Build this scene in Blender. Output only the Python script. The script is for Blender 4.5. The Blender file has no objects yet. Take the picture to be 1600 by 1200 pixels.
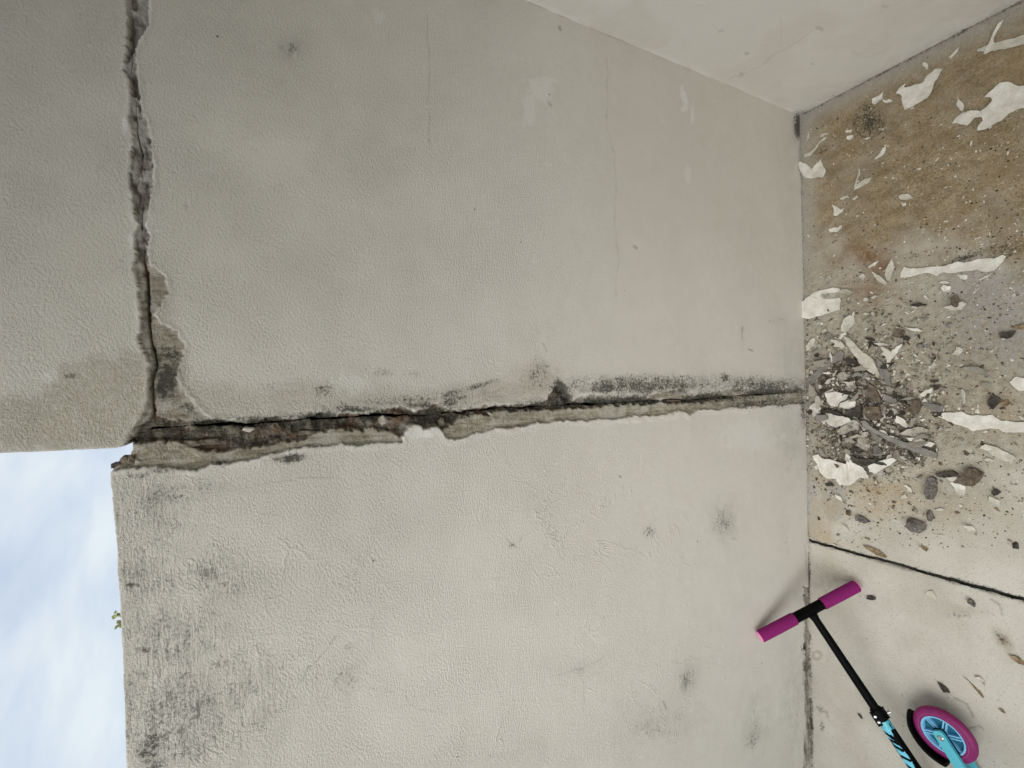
import bpy, bmesh, math, random
import numpy as np
from mathutils import Vector, Matrix
from mathutils.geometry import tessellate_polygon

random.seed(7)
RNG = np.random.default_rng(7)
S = bpy.context.scene
C = S.collection

# ------------------------------------------------------------------ camera
FPX = 737.0                                    # focal length in pixels of the 1600 px wide photograph
EYE = np.array((0.0, -1.0, 1.692))


def unit(v):
    v = np.array(v, float)
    return v / np.linalg.norm(v)


_down = unit((18 / FPX, 1410 / FPX, 1))        # straight down, seen in the frame of the phone
_fwd = np.array((-10 / FPX, -385 / FPX, 1.0))
_fwd = unit(_fwd - _down * np.dot(_fwd, _down))
_right = np.cross(_down, _fwd)
if _right[0] < 0:
    _right = -_right
ROT = np.array([_right, _fwd, -_down])         # phone frame -> world

cam_data = bpy.data.cameras.new("camera")
cam = bpy.data.objects.new("camera", cam_data)
C.objects.link(cam)
cam_data.sensor_width = 36.0
cam_data.lens = 36.0 * FPX / 1600.0
cam_data.clip_start = 0.02
cam_data.clip_end = 2000.0
_m = Matrix.Identity(4)
_axes = (ROT @ np.array((0, 1.0, 0)), ROT @ np.array((1.0, 0, 0)), -(ROT @ np.array((0, 0, 1.0))))
for k, a in enumerate(_axes):                  # the phone was held turned by a quarter
    for r in range(3):
        _m[r][k] = a[r]
_m.translation = Vector(EYE)
cam.matrix_world = _m
S.camera = cam

# ------------------------------------------------------------------ sky and light
SUN_DIR = Vector((-0.36, -0.52, 0.78)).normalized()
sun_el = math.asin(SUN_DIR.z)
sun_rot = math.atan2(SUN_DIR.x, SUN_DIR.y)
W = bpy.data.worlds.new("World")
S.world = W
W.use_nodes = True
wt = W.node_tree
wt.nodes.clear()
w_out = wt.nodes.new("ShaderNodeOutputWorld")
w_bg = wt.nodes.new("ShaderNodeBackground")
w_bg.inputs[1].default_value = 0.050
w_sky = wt.nodes.new("ShaderNodeTexSky")
w_sky.sky_type = 'NISHITA'
w_sky.sun_disc = False
w_sky.sun_elevation = sun_el
w_sky.sun_rotation = sun_rot
w_sky.air_density = 1.0
w_sky.dust_density = 1.0
w_tc = wt.nodes.new("ShaderNodeTexCoord")
w_map = wt.nodes.new("ShaderNodeMapping")
w_map.inputs['Scale'].default_value = (2.2, 1.2, 5.5)
w_map.inputs['Rotation'].default_value = (0.5, 0.3, 0.5)
w_n = wt.nodes.new("ShaderNodeTexNoise")
w_n.inputs['Scale'].default_value = 2.4
w_n.inputs['Detail'].default_value = 6
w_n.inputs['Roughness'].default_value = 0.52
w_n.inputs['Distortion'].default_value = 0.25
w_r = wt.nodes.new("ShaderNodeValToRGB")
w_r.color_ramp.elements[0].position = 0.30
w_r.color_ramp.elements[0].color = (6.3, 7.3, 8.9, 1)
w_r.color_ramp.elements[1].position = 0.68
w_r.color_ramp.elements[1].color = (8.8, 9.6, 10.0, 1)
w_mix = wt.nodes.new("ShaderNodeMix")
w_mix.data_type = 'RGBA'
w_mix.inputs[0].default_value = 0.9
L = wt.links.new
L(w_tc.outputs['Generated'], w_map.inputs[0])
L(w_map.outputs[0], w_n.inputs['Vector'])
L(w_n.outputs[0], w_r.inputs[0])
L(w_sky.outputs[0], w_mix.inputs[6])
L(w_r.outputs[0], w_mix.inputs[7])
L(w_mix.outputs[2], w_bg.inputs[0])
L(w_bg.outputs[0], w_out.inputs[0])

sun_d = bpy.data.lights.new("sun", 'SUN')
sun_d.energy = 1.5
sun_d.angle = math.radians(58)
sun_d.color = (1.0, 0.965, 0.895)
sun = bpy.data.objects.new("sun", sun_d)
C.objects.link(sun)
sun.location = (-4, -3, 5)
sun.rotation_euler = (-SUN_DIR).to_track_quat('-Z', 'Y').to_euler()

S.view_settings.view_transform = 'Standard'
S.view_settings.look = 'None'
S.view_settings.gamma = 1.0
S.view_settings.use_curve_mapping = False
S.view_settings.exposure = 0.96
S.render.engine = 'CYCLES'
S.render.filter_size = 1.15
S.cycles.use_denoising = True
S.cycles.use_adaptive_sampling = True
S.cycles.adaptive_threshold = 0.025
S.cycles.max_bounces = 6
S.cycles.diffuse_bounces = 4


# ------------------------------------------------------------------ where things of the photograph stand
def ray(px, py):
    return ROT @ np.array(((1200 - py - 600) / FPX, (px - 800) / FPX, 1.0))


def on_wall(px, py, y=0.0):
    r = ray(px, py)
    return EYE + r * ((y - EYE[1]) / r[1])


def on_floor(px, py, z=0.0):
    r = ray(px, py)
    return EYE + r * ((z - EYE[2]) / r[2])


def trace(P):
    """photograph pixel in which each of the world points P (n,3) shows"""
    q = (P - EYE) @ ROT
    zz = np.maximum(q[:, 2], 0.05)
    return np.stack((800 + FPX * q[:, 1] / zz, 600 - FPX * q[:, 0] / zz), 1)


# ------------------------------------------------------------------ small numeric helpers
_TAB = np.random.default_rng(11).random(512 * 512)


def hash2(ix, iy, seed):
    return _TAB[(((iy + seed * 37) & 511) << 9) | ((ix + seed * 101) & 511)]


def vnoise(x, y, seed=0):
    ix = np.floor(x).astype(np.int64)
    iy = np.floor(y).astype(np.int64)
    fx, fy = x - ix, y - iy
    fx = fx * fx * (3 - 2 * fx)
    fy = fy * fy * (3 - 2 * fy)
    a = hash2(ix, iy, seed) * (1 - fx) + hash2(ix + 1, iy, seed) * fx
    b = hash2(ix, iy + 1, seed) * (1 - fx) + hash2(ix + 1, iy + 1, seed) * fx
    return a * (1 - fy) + b * fy


def fbm(x, y, seed=0, octv=4):
    t, amp, s = 0, 0.5, 0
    for k in range(octv):
        t = t + amp * vnoise(x * 2 ** k, y * 2 ** k, seed + k * 17)
        s += amp
        amp *= 0.5
    return t / s


def sstep(a, b, x):
    t = np.clip((x - a) / (b - a), 0, 1)
    return t * t * (3 - 2 * t)


def d_line(P, pts, reach):
    """distance of the points P to a polyline, at most reach"""
    out = np.full(len(P), float(reach))
    for (ax, ay), (bx, by) in zip(pts[:-1], pts[1:]):
        m = ((P[:, 0] > min(ax, bx) - reach) & (P[:, 0] < max(ax, bx) + reach) &
             (P[:, 1] > min(ay, by) - reach) & (P[:, 1] < max(ay, by) + reach))
        if not m.any():
            continue
        q = P[m]
        vx, vy = bx - ax, by - ay
        t = np.clip(((q[:, 0] - ax) * vx + (q[:, 1] - ay) * vy) / (vx * vx + vy * vy + 1e-9), 0, 1)
        out[m] = np.minimum(out[m], np.hypot(q[:, 0] - ax - t * vx, q[:, 1] - ay - t * vy))
    return out


def sd_poly(P, pts, reach=60):
    d = d_line(P, list(pts) + [pts[0]], reach)
    ins = np.zeros(len(P), bool)
    n = len(pts)
    for i in range(n):
        ax, ay = pts[i]
        bx, by = pts[(i + 1) % n]
        if ay == by:
            continue
        c = (ay > P[:, 1]) != (by > P[:, 1])
        ins ^= c & (P[:, 0] < (bx - ax) * (P[:, 1] - ay) / (by - ay) + ax)
    return np.where(ins, -d, d)


def blob(P, cx, cy, rx, ry, ang=0.0):
    c, s = math.cos(math.radians(ang)), math.sin(math.radians(ang))
    dx, dy = P[:, 0] - cx, P[:, 1] - cy
    u, v = (c * dx + s * dy) / rx, (-s * dx + c * dy) / ry
    return np.exp(-(u * u + v * v))


# ------------------------------------------------------------------ objects
def tag(o, label=None, cat=None, group=None, kind=None):
    if label:
        o['label'] = label
    if cat:
        o['category'] = cat
    if group:
        o['group'] = group
    if kind:
        o['kind'] = kind
    return o


def empty(name, loc):
    o = bpy.data.objects.new(name, None)
    o.empty_display_size = 0.05
    C.objects.link(o)
    o.location = loc
    return o


def link_mesh(name, me, mats, parent=None):
    o = bpy.data.objects.new(name, me)
    for m in (mats if isinstance(mats, (list, tuple)) else [mats]):
        me.materials.append(m)
    C.objects.link(o)
    if parent is not None:
        o.parent = parent
        o.matrix_parent_inverse = Matrix.Translation(-parent.location)
    return o


def link_bm(name, bm, mats, parent=None, smooth=False, ang=None):
    me = bpy.data.meshes.new(name)
    bmesh.ops.recalc_face_normals(bm, faces=bm.faces[:])
    if smooth:
        for f in bm.faces:
            f.smooth = True
        for e in bm.edges:
            if len(e.link_faces) == 2 and e.calc_face_angle(0) > (ang or 0.7):
                e.smooth = False
    bm.to_mesh(me)
    bm.free()
    return link_mesh(name, me, mats, parent)


def basis(axis, hint=None):
    a = Vector(axis).normalized()
    h = Vector(hint) if hint is not None else Vector((0, 0, 1))
    if abs(a.dot(h.normalized())) > 0.98:
        h = Vector((0, 1, 0))
    u = (h - a * h.dot(a)).normalized()
    return a, u, a.cross(u)


def add_lathe(bm, origin, axis, prof, seg=32, hint=None, caps=True):
    """surface of revolution: prof is a list of (distance along the axis, radius)"""
    a, u, v = basis(axis, hint)
    o = Vector(origin)
    rings = []
    for (t, r) in prof:
        rings.append([bm.verts.new(o + a * t + (u * math.cos(2 * math.pi * k / seg) + v * math.sin(2 * math.pi * k / seg)) * r)
                      for k in range(seg)])
    for r0, r1 in zip(rings[:-1], rings[1:]):
        for k in range(seg):
            bm.faces.new((r0[k], r0[(k + 1) % seg], r1[(k + 1) % seg], r1[k]))
    if caps:
        bm.faces.new(rings[0])
        bm.faces.new(rings[-1])


def add_ring(bm, origin, axis, prof, seg=48, hint=None):
    """closed profile (list of (t, r)) turned round the axis: a ring"""
    a, u, v = basis(axis, hint)
    o = Vector(origin)
    rings = []
    for (t, r) in prof:
        rings.append([bm.verts.new(o + a * t + (u * math.cos(2 * math.pi * k / seg) + v * math.sin(2 * math.pi * k / seg)) * r)
                      for k in range(seg)])
    for i in range(len(rings)):
        r0, r1 = rings[i], rings[(i + 1) % len(rings)]
        for k in range(seg):
            bm.faces.new((r0[k], r0[(k + 1) % seg], r1[(k + 1) % seg], r1[k]))


def add_prism(bm, pts, off):
    """polygon of 3D points pushed along off"""
    off = Vector(off)
    a = [bm.verts.new(Vector(p)) for p in pts]
    b = [bm.verts.new(Vector(p) + off) for p in pts]
    bm.faces.new(a)
    bm.faces.new(b[::-1])
    n = len(a)
    for i in range(n):
        bm.faces.new((a[i], a[(i + 1) % n], b[(i + 1) % n], b[i]))


def add_box(bm, c, ax, ay, az):
    """box round c with the half axes ax, ay, az"""
    c, ax, ay, az = Vector(c), Vector(ax), Vector(ay), Vector(az)
    add_prism(bm, [c - ax - ay - az, c + ax - ay - az, c + ax + ay - az, c - ax + ay - az], az * 2)


def soften(bm, w, seg=2):
    es = [e for e in bm.edges if len(e.link_faces) == 2 and e.calc_face_angle(0) > 0.6]
    if es:
        bmesh.ops.bevel(bm, geom=es, offset=w, segments=seg, profile=0.6, affect='EDGES', clamp_overlap=True)


# ------------------------------------------------------------------ materials
def new_mat(name, rough=0.85, spec=0.3):
    m = bpy.data.materials.new(name)
    m.use_nodes = True
    b = m.node_tree.nodes['Principled BSDF']
    b.inputs['Roughness'].default_value = rough
    b.inputs['Specular IOR Level'].default_value = spec
    return m, m.node_tree, b


class G:
    """short hands for building node graphs"""

    def __init__(self, nt):
        self.nt = nt
        self.co = nt.nodes.new('ShaderNodeTexCoord').outputs['Object']

    def set(self, sock, v):
        if isinstance(v, (int, float, tuple)):
            sock.default_value = v
        else:
            self.nt.links.new(v, sock)

    def noise(self, scale, detail=3, rough=0.55, dist=0.0, vec=None, out=0):
        n = self.nt.nodes.new('ShaderNodeTexNoise')
        n.inputs['Scale'].default_value = scale
        n.inputs['Detail'].default_value = detail
        n.inputs['Roughness'].default_value = rough
        n.inputs['Distortion'].default_value = dist
        self.nt.links.new(vec or self.co, n.inputs['Vector'])
        return n.outputs[out]

    def voronoi(self, scale, out='Distance', feature='F1', vec=None):
        n = self.nt.nodes.new('ShaderNodeTexVoronoi')
        n.feature = feature
        n.inputs['Scale'].default_value = scale
        self.nt.links.new(vec or self.co, n.inputs['Vector'])
        return n.outputs[out]

    def mapping(self, scale=(1, 1, 1), rot=(0, 0, 0)):
        n = self.nt.nodes.new('ShaderNodeMapping')
        n.inputs['Scale'].default_value = scale
        n.inputs['Rotation'].default_value = rot
        self.nt.links.new(self.co, n.inputs[0])
        return n.outputs[0]

    def math(self, op, a, b=0.0, clamp=False):
        n = self.nt.nodes.new('ShaderNodeMath')
        n.operation = op
        n.use_clamp = clamp
        self.set(n.inputs[0], a)
        self.set(n.inputs[1], b)
        return n.outputs[0]

    def ramp(self, fac, lo, hi, a=0.0, b=1.0):
        n = self.nt.nodes.new('ShaderNodeMapRange')
        n.interpolation_type = 'SMOOTHSTEP'
        self.set(n.inputs[0], fac)
        n.inputs[1].default_value = lo
        n.inputs[2].default_value = hi
        n.inputs[3].default_value = a
        n.inputs[4].default_value = b
        return n.outputs[0]

    def mix(self, fac, a, b, blend='MIX'):
        n = self.nt.nodes.new('ShaderNodeMix')
        n.data_type = 'RGBA'
        n.blend_type = blend
        self.set(n.inputs[0], fac)
        for s, v in ((6, a), (7, b)):
            if isinstance(v, tuple):
                n.inputs[s].default_value = (v[0], v[1], v[2], 1)
            else:
                self.nt.links.new(v, n.inputs[s])
        return n.outputs[2]

    def attr(self, name):
        n = self.nt.nodes.new('ShaderNodeAttribute')
        n.attribute_name = name
        return n.outputs['Fac']

    def attr_col(self, name):
        n = self.nt.nodes.new('ShaderNodeAttribute')
        n.attribute_name = name
        return n.outputs['Color']

    def bump(self, h, strength, dist, prev=None):
        n = self.nt.nodes.new('ShaderNodeBump')
        self.set(n.inputs['Strength'], strength)
        n.inputs['Distance'].default_value = dist
        self.nt.links.new(h, n.inputs['Height'])
        if prev is not None:
            self.nt.links.new(prev, n.inputs['Normal'])
        return n.outputs[0]


def wall_material():
    m, nt, b = new_mat("painted_render", 0.8, 0.25)
    g = G(nt)
    paint = g.mix(g.ramp(g.noise(2.6, 5, 0.62), 0.33, 0.67), (0.648, 0.618, 0.560), (0.686, 0.657, 0.600))
    paint = g.mix(g.ramp(g.noise(11, 4, 0.6), 0.42, 0.75, 0, 0.22), paint, (0.58, 0.540, 0.478))
    paint = g.mix(g.ramp(g.noise(34, 5, 0.72), 0.50, 0.78, 0, 0.28), paint, (0.54, 0.51, 0.455))
    pale = g.attr('pale')
    paint = g.mix(pale, paint, (0.80, 0.79, 0.755))
    grn = g.noise(420, 2, 0.6)
    # grime lying in the pits of the render
    grime = g.attr('grime')
    gsoft = g.math('MULTIPLY', grime, g.ramp(g.noise(24, 5, 0.7), 0.3, 0.68), True)
    paint = g.mix(g.math('MULTIPLY', gsoft, 0.60), paint, (0.27, 0.258, 0.228))
    gfac = g.math('ADD', g.math('MULTIPLY', grime, 0.50), g.math('ADD', g.math('MULTIPLY', g.noise(32, 4, 0.7), 0.50), g.math('ADD', g.math('MULTIPLY', g.noise(165, 4, 0.72), 0.85), g.math('MULTIPLY', g.noise(140, 3, 0.65, 0.2, g.mapping((0.2, 1, 1))), 0.45))))
    gfac = g.math('MULTIPLY', g.ramp(gfac, 1.13, 1.44), g.ramp(grime, 0.02, 0.4), True)
    paint = g.mix(g.math('MULTIPLY', gfac, 0.8), paint, (0.10, 0.098, 0.086))
    tan = g.attr('tan')
    tfac = g.math('MULTIPLY', tan, g.ramp(g.noise(95, 6, 0.8), 0.34, 0.62, 0.30, 1.0))
    paint = g.mix(tfac, paint, (0.36, 0.325, 0.225))
    # second coat under the paint, then the masonry
    coat = g.mix(g.ramp(g.noise(60, 5, 0.7), 0.3, 0.7), (0.24, 0.215, 0.155), (0.48, 0.445, 0.355))
    coat = g.mix(g.ramp(g.noise(15, 4, 0.65, 0.4), 0.48, 0.62, 0, 0.8), coat, g.mix(g.noise(80, 4, 0.6), (0.50, 0.475, 0.41), (0.62, 0.60, 0.54)))
    coat = g.mix(g.ramp(g.noise(19, 4, 0.7, 0.3, g.mapping((1, 1, .35), (0.3, 0, 0.9))), 0.56, 0.70, 0, 0.75), coat, (0.17, 0.14, 0.095))
    lay = g.noise(130, 4, 0.65, 0.15, g.mapping((1, 1, 0.10)))
    coat = g.mix(g.ramp(lay, 0.52, 0.64, 0, 0.55), coat, (0.15, 0.125, 0.085))
    coat = g.mix(g.ramp(lay, 0.47, 0.36, 0, 0.45), coat, (0.58, 0.55, 0.48))
    col = g.mix(g.attr('coat'), paint, coat)
    st = g.mix(g.ramp(g.noise(55, 5, 0.7), 0.35, 0.65), (0.060, 0.047, 0.034), (0.30, 0.265, 0.205))
    st = g.mix(g.ramp(g.noise(23, 3, 0.6), 0.50, 0.66), st, (0.20, 0.105, 0.060))
    st = g.mix(g.ramp(g.noise(140, 3, 0.6), 0.6, 0.75), st, (0.42, 0.39, 0.33))
    st = g.mix(g.ramp(lay, 0.46, 0.36, 0, 0.6), st, (0.36, 0.325, 0.26))
    st = g.mix(g.ramp(lay, 0.55, 0.66, 0, 0.7), st, (0.035, 0.028, 0.021))
    col = g.mix(g.attr('stone'), col, st)
    grey = g.mix(g.ramp(g.noise(70, 5, 0.7), 0.3, 0.7), (0.20, 0.185, 0.16), (0.52, 0.495, 0.45))
    col = g.mix(g.attr('grey'), col, grey)
    # black mould
    mold = g.attr('mold')
    veil = g.math('MULTIPLY', g.ramp(mold, 0.04, 1.1), g.ramp(g.noise(38, 5, 0.7), 0.32, 0.66), True)
    col = g.mix(g.math('MULTIPLY', veil, 0.72), col, (0.15, 0.14, 0.105))
    mf = g.math('ADD', g.math('MULTIPLY', mold, 0.50), g.math('ADD', g.math('MULTIPLY', g.noise(30, 4, 0.65, 0.5), 0.85), g.math('MULTIPLY', g.noise(150, 5, 0.75), 1.7)))
    mf = g.math('MULTIPLY', g.ramp(mf, 1.42, 1.80), g.ramp(mold, 0.03, 0.3), True)
    col = g.mix(g.math('MULTIPLY', mf, 0.88), col, (0.032, 0.030, 0.023))
    col = g.mix(g.math('MULTIPLY', g.attr('crack'), 0.85), col, (0.045, 0.040, 0.032))
    cwr = g.math('ABSOLUTE', g.math('SUBTRACT', g.noise(6.5, 5, 0.62, 0.6), 0.5))
    cwr = g.math('MULTIPLY', g.ramp(cwr, 0.0, 0.010, 1, 0), g.ramp(g.noise(4, 3), 0.50, 0.66), True)
    col = g.mix(g.math('MULTIPLY', cwr, g.math('MULTIPLY', g.attr('ridge'), g.ramp(g.noise(26, 3), 0.45, 0.7, 0, 0.42))), col, (0.24, 0.225, 0.195))
    # stray specks
    vd = g.voronoi(34)
    vs = g.voronoi(34, 'Color')
    pick = g.math('MULTIPLY', g.ramp(vd, 0.05, 0.10, 1, 0), g.ramp(vs, 0.93, 0.95), True)
    col = g.mix(g.math('MULTIPLY', pick, 0.8), col, (0.06, 0.055, 0.045))
    col = g.mix(g.ramp(grn, 0.35, 0.65, 0.0, 0.10), col, (0.45, 0.43, 0.38))
    nt.links.new(col, b.inputs['Base Color'])
    # relief: rolled and thrown render
    rough = g.attr('rough')
    v1 = g.mapping((1.0, 1.0, 1.25), (0, math.radians(35), 0))
    h = g.math('ADD', g.math('MULTIPLY', g.ramp(g.noise(180, 4, 0.72, 0.0, v1), 0.30, 0.66), 0.55), g.math('ADD', g.math('MULTIPLY', g.noise(380, 3, 0.6), 0.6), g.math('MULTIPLY', g.ramp(g.voronoi(95), 0.0, 0.35), 0.25)))
    n1 = g.bump(h, g.math('MULTIPLY', g.math('MULTIPLY', rough, g.ramp(g.noise(9, 3, 0.6), 0.3, 0.7, 0.75, 1.05)), 0.62), 0.0028)
    st_all = g.math('MAXIMUM', g.attr('stone'), g.math('MULTIPLY', g.attr('coat'), 0.45))
    wr = g.math('ABSOLUTE', g.math('SUBTRACT', g.noise(6.5, 5, 0.62, 0.6), 0.5))
    wr = g.math('MULTIPLY', g.ramp(wr, 0.0, 0.022, 1, 0), g.ramp(g.noise(4, 3), 0.48, 0.64), True)
    wr = g.math('MULTIPLY', wr, g.attr('ridge'))
    n1 = g.bump(wr, 0.30, 0.0040, n1)
    br = g.noise(150, 3, 0.6, 0.2, g.mapping((0.16, 1, 1)))
    n1 = g.bump(br, g.math('MULTIPLY', g.ramp(g.attr('grime'), 0.2, 0.6), 0.75), 0.0035, n1)
    n2 = g.bump(g.noise(150, 5, 0.7), st_all, 0.010, n1)
    n3 = g.bump(g.noise(6, 4, 0.55), 0.2, 0.012, n2)
    nt.links.new(n3, b.inputs['Normal'])
    return m


def floor_material():
    m, nt, b = new_mat("old_concrete", 0.9, 0.2)
    g = G(nt)
    col = g.mix(g.ramp(g.noise(5, 5, 0.6), 0.3, 0.7), (0.485, 0.458, 0.398), (0.60, 0.575, 0.515))
    col = g.mix(g.math('MULTIPLY', g.attr('bluegrey'), g.ramp(g.noise(14, 5, 0.65), 0.2, 0.6, 0.6, 1)), col, g.mix(g.noise(60, 5, 0.7), (0.30, 0.30, 0.30), (0.44, 0.44, 0.435)))
    vst = g.mapping((1.0, 0.65, 1.0), (0, 0, math.radians(-28)))
    brn = g.mix(g.ramp(g.noise(24, 6, 0.75, 0.3, vst), 0.3, 0.7), (0.235, 0.175, 0.098), (0.445, 0.360, 0.232))
    brn = g.mix(g.ramp(g.noise(150, 5, 0.8), 0.42, 0.66, 0, 0.7), brn, (0.125, 0.090, 0.052))
    brn = g.mix(g.ramp(g.noise(6, 5, 0.65, 0, g.mapping((1, 1, 1), (0.3, 0.9, 0.2))), 0.48, 0.68, 0, 0.4), brn, g.mix(g.noise(170, 4, 0.7), (0.26, 0.235, 0.19), (0.42, 0.38, 0.31)))
    brn = g.mix(g.ramp(g.noise(7, 4, 0.6), 0.5, 0.72, 0, 0.5), brn, (0.30, 0.215, 0.115))
    col = g.mix(g.math('MULTIPLY', g.attr('brown'), g.ramp(g.noise(30, 5, 0.7), 0.2, 0.55, 0.7, 1)), col, brn)
    sand = g.mix(g.noise(80, 5, 0.7), (0.33, 0.245, 0.135), (0.56, 0.46, 0.32))
    col = g.mix(g.math('MULTIPLY', g.attr('tan'), g.ramp(g.noise(26, 5, 0.7), 0.25, 0.6, 0.35, 1)), col, sand)
    dirt = g.mix(g.ramp(g.noise(120, 5, 0.75), 0.3, 0.7), (0.165, 0.138, 0.098), (0.47, 0.415, 0.325))
    col = g.mix(g.math('MULTIPLY', g.attr('dirt'), g.ramp(g.noise(60, 6, 0.75), 0.3, 0.62, 0.1, 1)), col, dirt)
    rust = g.attr('rust')
    col = g.mix(g.math('MULTIPLY', rust, g.ramp(g.noise(50, 4, 0.7), 0.25, 0.6, 0.3, 1)), col, (0.20, 0.105, 0.045))
    mold = g.attr('mold')
    veil = g.math('MULTIPLY', g.ramp(mold, 0.04, 1.1), g.ramp(g.noise(38, 5, 0.7), 0.32, 0.66), True)
    col = g.mix(g.math('MULTIPLY', veil, 0.72), col, (0.15, 0.14, 0.105))
    mf = g.math('ADD', g.math('MULTIPLY', mold, 0.50), g.math('ADD', g.math('MULTIPLY', g.noise(30, 4, 0.65, 0.5), 0.85), g.math('MULTIPLY', g.noise(150, 5, 0.75), 1.7)))
    mf = g.math('MULTIPLY', g.ramp(mf, 1.42, 1.80), g.ramp(mold, 0.03, 0.3), True)
    col = g.mix(g.math('MULTIPLY', mf, 0.88), col, (0.032, 0.030, 0.023))
    col = g.mix(g.math('MULTIPLY', g.attr('crack'), 0.85), col, (0.05, 0.044, 0.035))
    # grains and specks of the worn surface
    sp = g.ramp(g.noise(210, 5, 0.85), 0.565, 0.66)
    col = g.mix(g.math('MULTIPLY', sp, 0.62), col, (0.10, 0.09, 0.075))
    wsp = g.ramp(g.noise(260, 3, 0.8, 0, g.mapping((1, 1, 1), (0.4, 0.2, 1.1))), 0.655, 0.73)
    col = g.mix(g.math('MULTIPLY', wsp, 0.55), col, (0.72, 0.69, 0.62))
    vd = g.voronoi(55)
    vs = g.voronoi(55, 'Color')
    pick = g.math('MULTIPLY', g.ramp(vd, 0.08, 0.16, 1, 0), g.ramp(vs, 0.80, 0.83), True)
    col = g.mix(g.math('MULTIPLY', pick, 0.6), col, (0.09, 0.08, 0.065))
    nt.links.new(col, b.inputs['Base Color'])
    h = g.math('ADD', g.math('MULTIPLY', g.noise(190, 4, 0.65), 0.8), g.math('MULTIPLY', g.noise(700, 2, 0.5), 0.3))
    amp = g.math('ADD', 0.5, g.math('MULTIPLY', g.math('MAXIMUM', g.attr('brown'), g.attr('dirt')), 0.4))
    n1 = g.bump(h, amp, 0.0035)
    n2 = g.bump(g.noise(9, 4, 0.55), 0.35, 0.012, n1)
    nt.links.new(n2, b.inputs['Normal'])
    return m


def simple(name, c0, c1, scale=60, rough=0.85, bump=0.0, bdist=0.003, bscale=None, spec=0.3, dirt=None, metal=0.0, coat=0.0):
    m, nt, b = new_mat(name, rough, spec)
    g = G(nt)
    col = g.mix(g.ramp(g.noise(scale, 4, 0.65), 0.3, 0.7), c0, c1)
    if dirt:
        col = g.mix(g.ramp(g.noise(scale * 1.7, 5, 0.75), dirt[1], dirt[1] + 0.12, 0, 0.8), col, dirt[0])
    nt.links.new(col, b.inputs['Base Color'])
    b.inputs['Metallic'].default_value = metal
    b.inputs['Coat Weight'].default_value = coat
    if bump:
        nt.links.new(g.bump(g.noise(bscale or scale * 2, 4, 0.65), bump, bdist), b.inputs['Normal'])
    return m


M_WALL = wall_material()
M_FLOOR = floor_material()
M_MORTAR = simple("crumbled_mortar", (0.035, 0.028, 0.022), (0.13, 0.105, 0.08), 60, 0.95, 0.8, 0.01)
M_SOFFIT = simple("roof_render", (0.50, 0.49, 0.45), (0.58, 0.57, 0.53), 6, 0.9, 0.3)
M_EARTH = simple("bare_earth", (0.13, 0.115, 0.085), (0.20, 0.18, 0.13), 0.6, 0.95)
M_JOINT = simple("bitumen", (0.012, 0.012, 0.011), (0.06, 0.055, 0.048), 90, 0.9, 0.7, 0.008)
M_FLAKE = simple("white_paint_film", (0.60, 0.575, 0.51), (0.78, 0.765, 0.71), 34, 0.75, 0.4, 0.003, 110, dirt=((0.30, 0.27, 0.21), 0.61))
M_FLAKE_D = simple("soiled_paint_film", (0.48, 0.45, 0.38), (0.66, 0.63, 0.56), 45, 0.85, 0.4, 0.003, 160, dirt=((0.20, 0.175, 0.13), 0.58))
M_PLASTER = simple("broken_plaster", (0.26, 0.24, 0.195), (0.52, 0.49, 0.42), 70, 0.95, 0.7, 0.005, 180, dirt=((0.10, 0.085, 0.065), 0.62))
M_GREYSLAT = simple("grey_cement_slat", (0.195, 0.186, 0.170), (0.285, 0.272, 0.25), 40, 0.9, 0.3, 0.003, 200)
M_DARK = simple("dark_shard", (0.030, 0.027, 0.024), (0.085, 0.075, 0.062), 60, 0.85, 0.5, 0.004)
M_BROWN = simple("brown_masonry", (0.085, 0.066, 0.048), (0.21, 0.165, 0.125), 70, 0.95, 0.6, 0.005, dirt=((0.35, 0.31, 0.25), 0.66))
M_STONE = simple("mottled_stone", (0.075, 0.069, 0.063), (0.25, 0.232, 0.208), 120, 0.9, 0.8, 0.006, 160, dirt=((0.42, 0.40, 0.37), 0.64))
M_LEAF = simple("dry_leaf", (0.16, 0.10, 0.05), (0.33, 0.26, 0.165), 90, 0.8, 0.3, 0.002)
M_GREEN = simple("green_leaf", (0.24, 0.26, 0.07), (0.46, 0.46, 0.20), 200, 0.6)

# ------------------------------------------------------------------ traced outlines on the walls (photograph pixels)
CRACK_V = [(196, 685), (215, 681), (240, 671), (300, 666), (340, 663), (400, 661), (460, 657), (530, 652), (560, 652), (615, 647), (660, 649),
           (690, 645), (725, 644), (775, 639), (850, 634), (916, 632), (981, 628), (1034, 625), (1076, 626), (1139, 619), (1200, 615), (1258, 611)]
CRACK_H = [(208, -60), (206, 20), (206, 60), (206, 110), (212, 160), (214, 200), (221, 240), (222, 270), (224, 300), (222, 338), (222, 352),
           (224, 380), (224, 400), (231, 440), (231, 480), (233, 510), (238, 540), (245, 572), (237, 592), (238, 612), (240, 640), (240, 664), (224, 676)]
TOP_PARAPET = [(206, 689), (207, 702), (200, 717), (190, 724), (178, 731), (173, 738), (173, 760), (178, 800), (183, 860), (187, 925), (190, 985), (193, 1050), (198, 1200)]
LEFT_UPPER = [(207, 687), (195, 690), (181, 697), (165, 701), (100, 704), (50, 706), (0, 708)]

_cv = np.array([on_wall(*p) for p in CRACK_V])
_ch = np.array([on_wall(*p) for p in CRACK_H])
_tp = np.array([on_wall(*p) for p in TOP_PARAPET])
_lu = np.array([on_wall(*p) for p in LEFT_UPPER])


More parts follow.
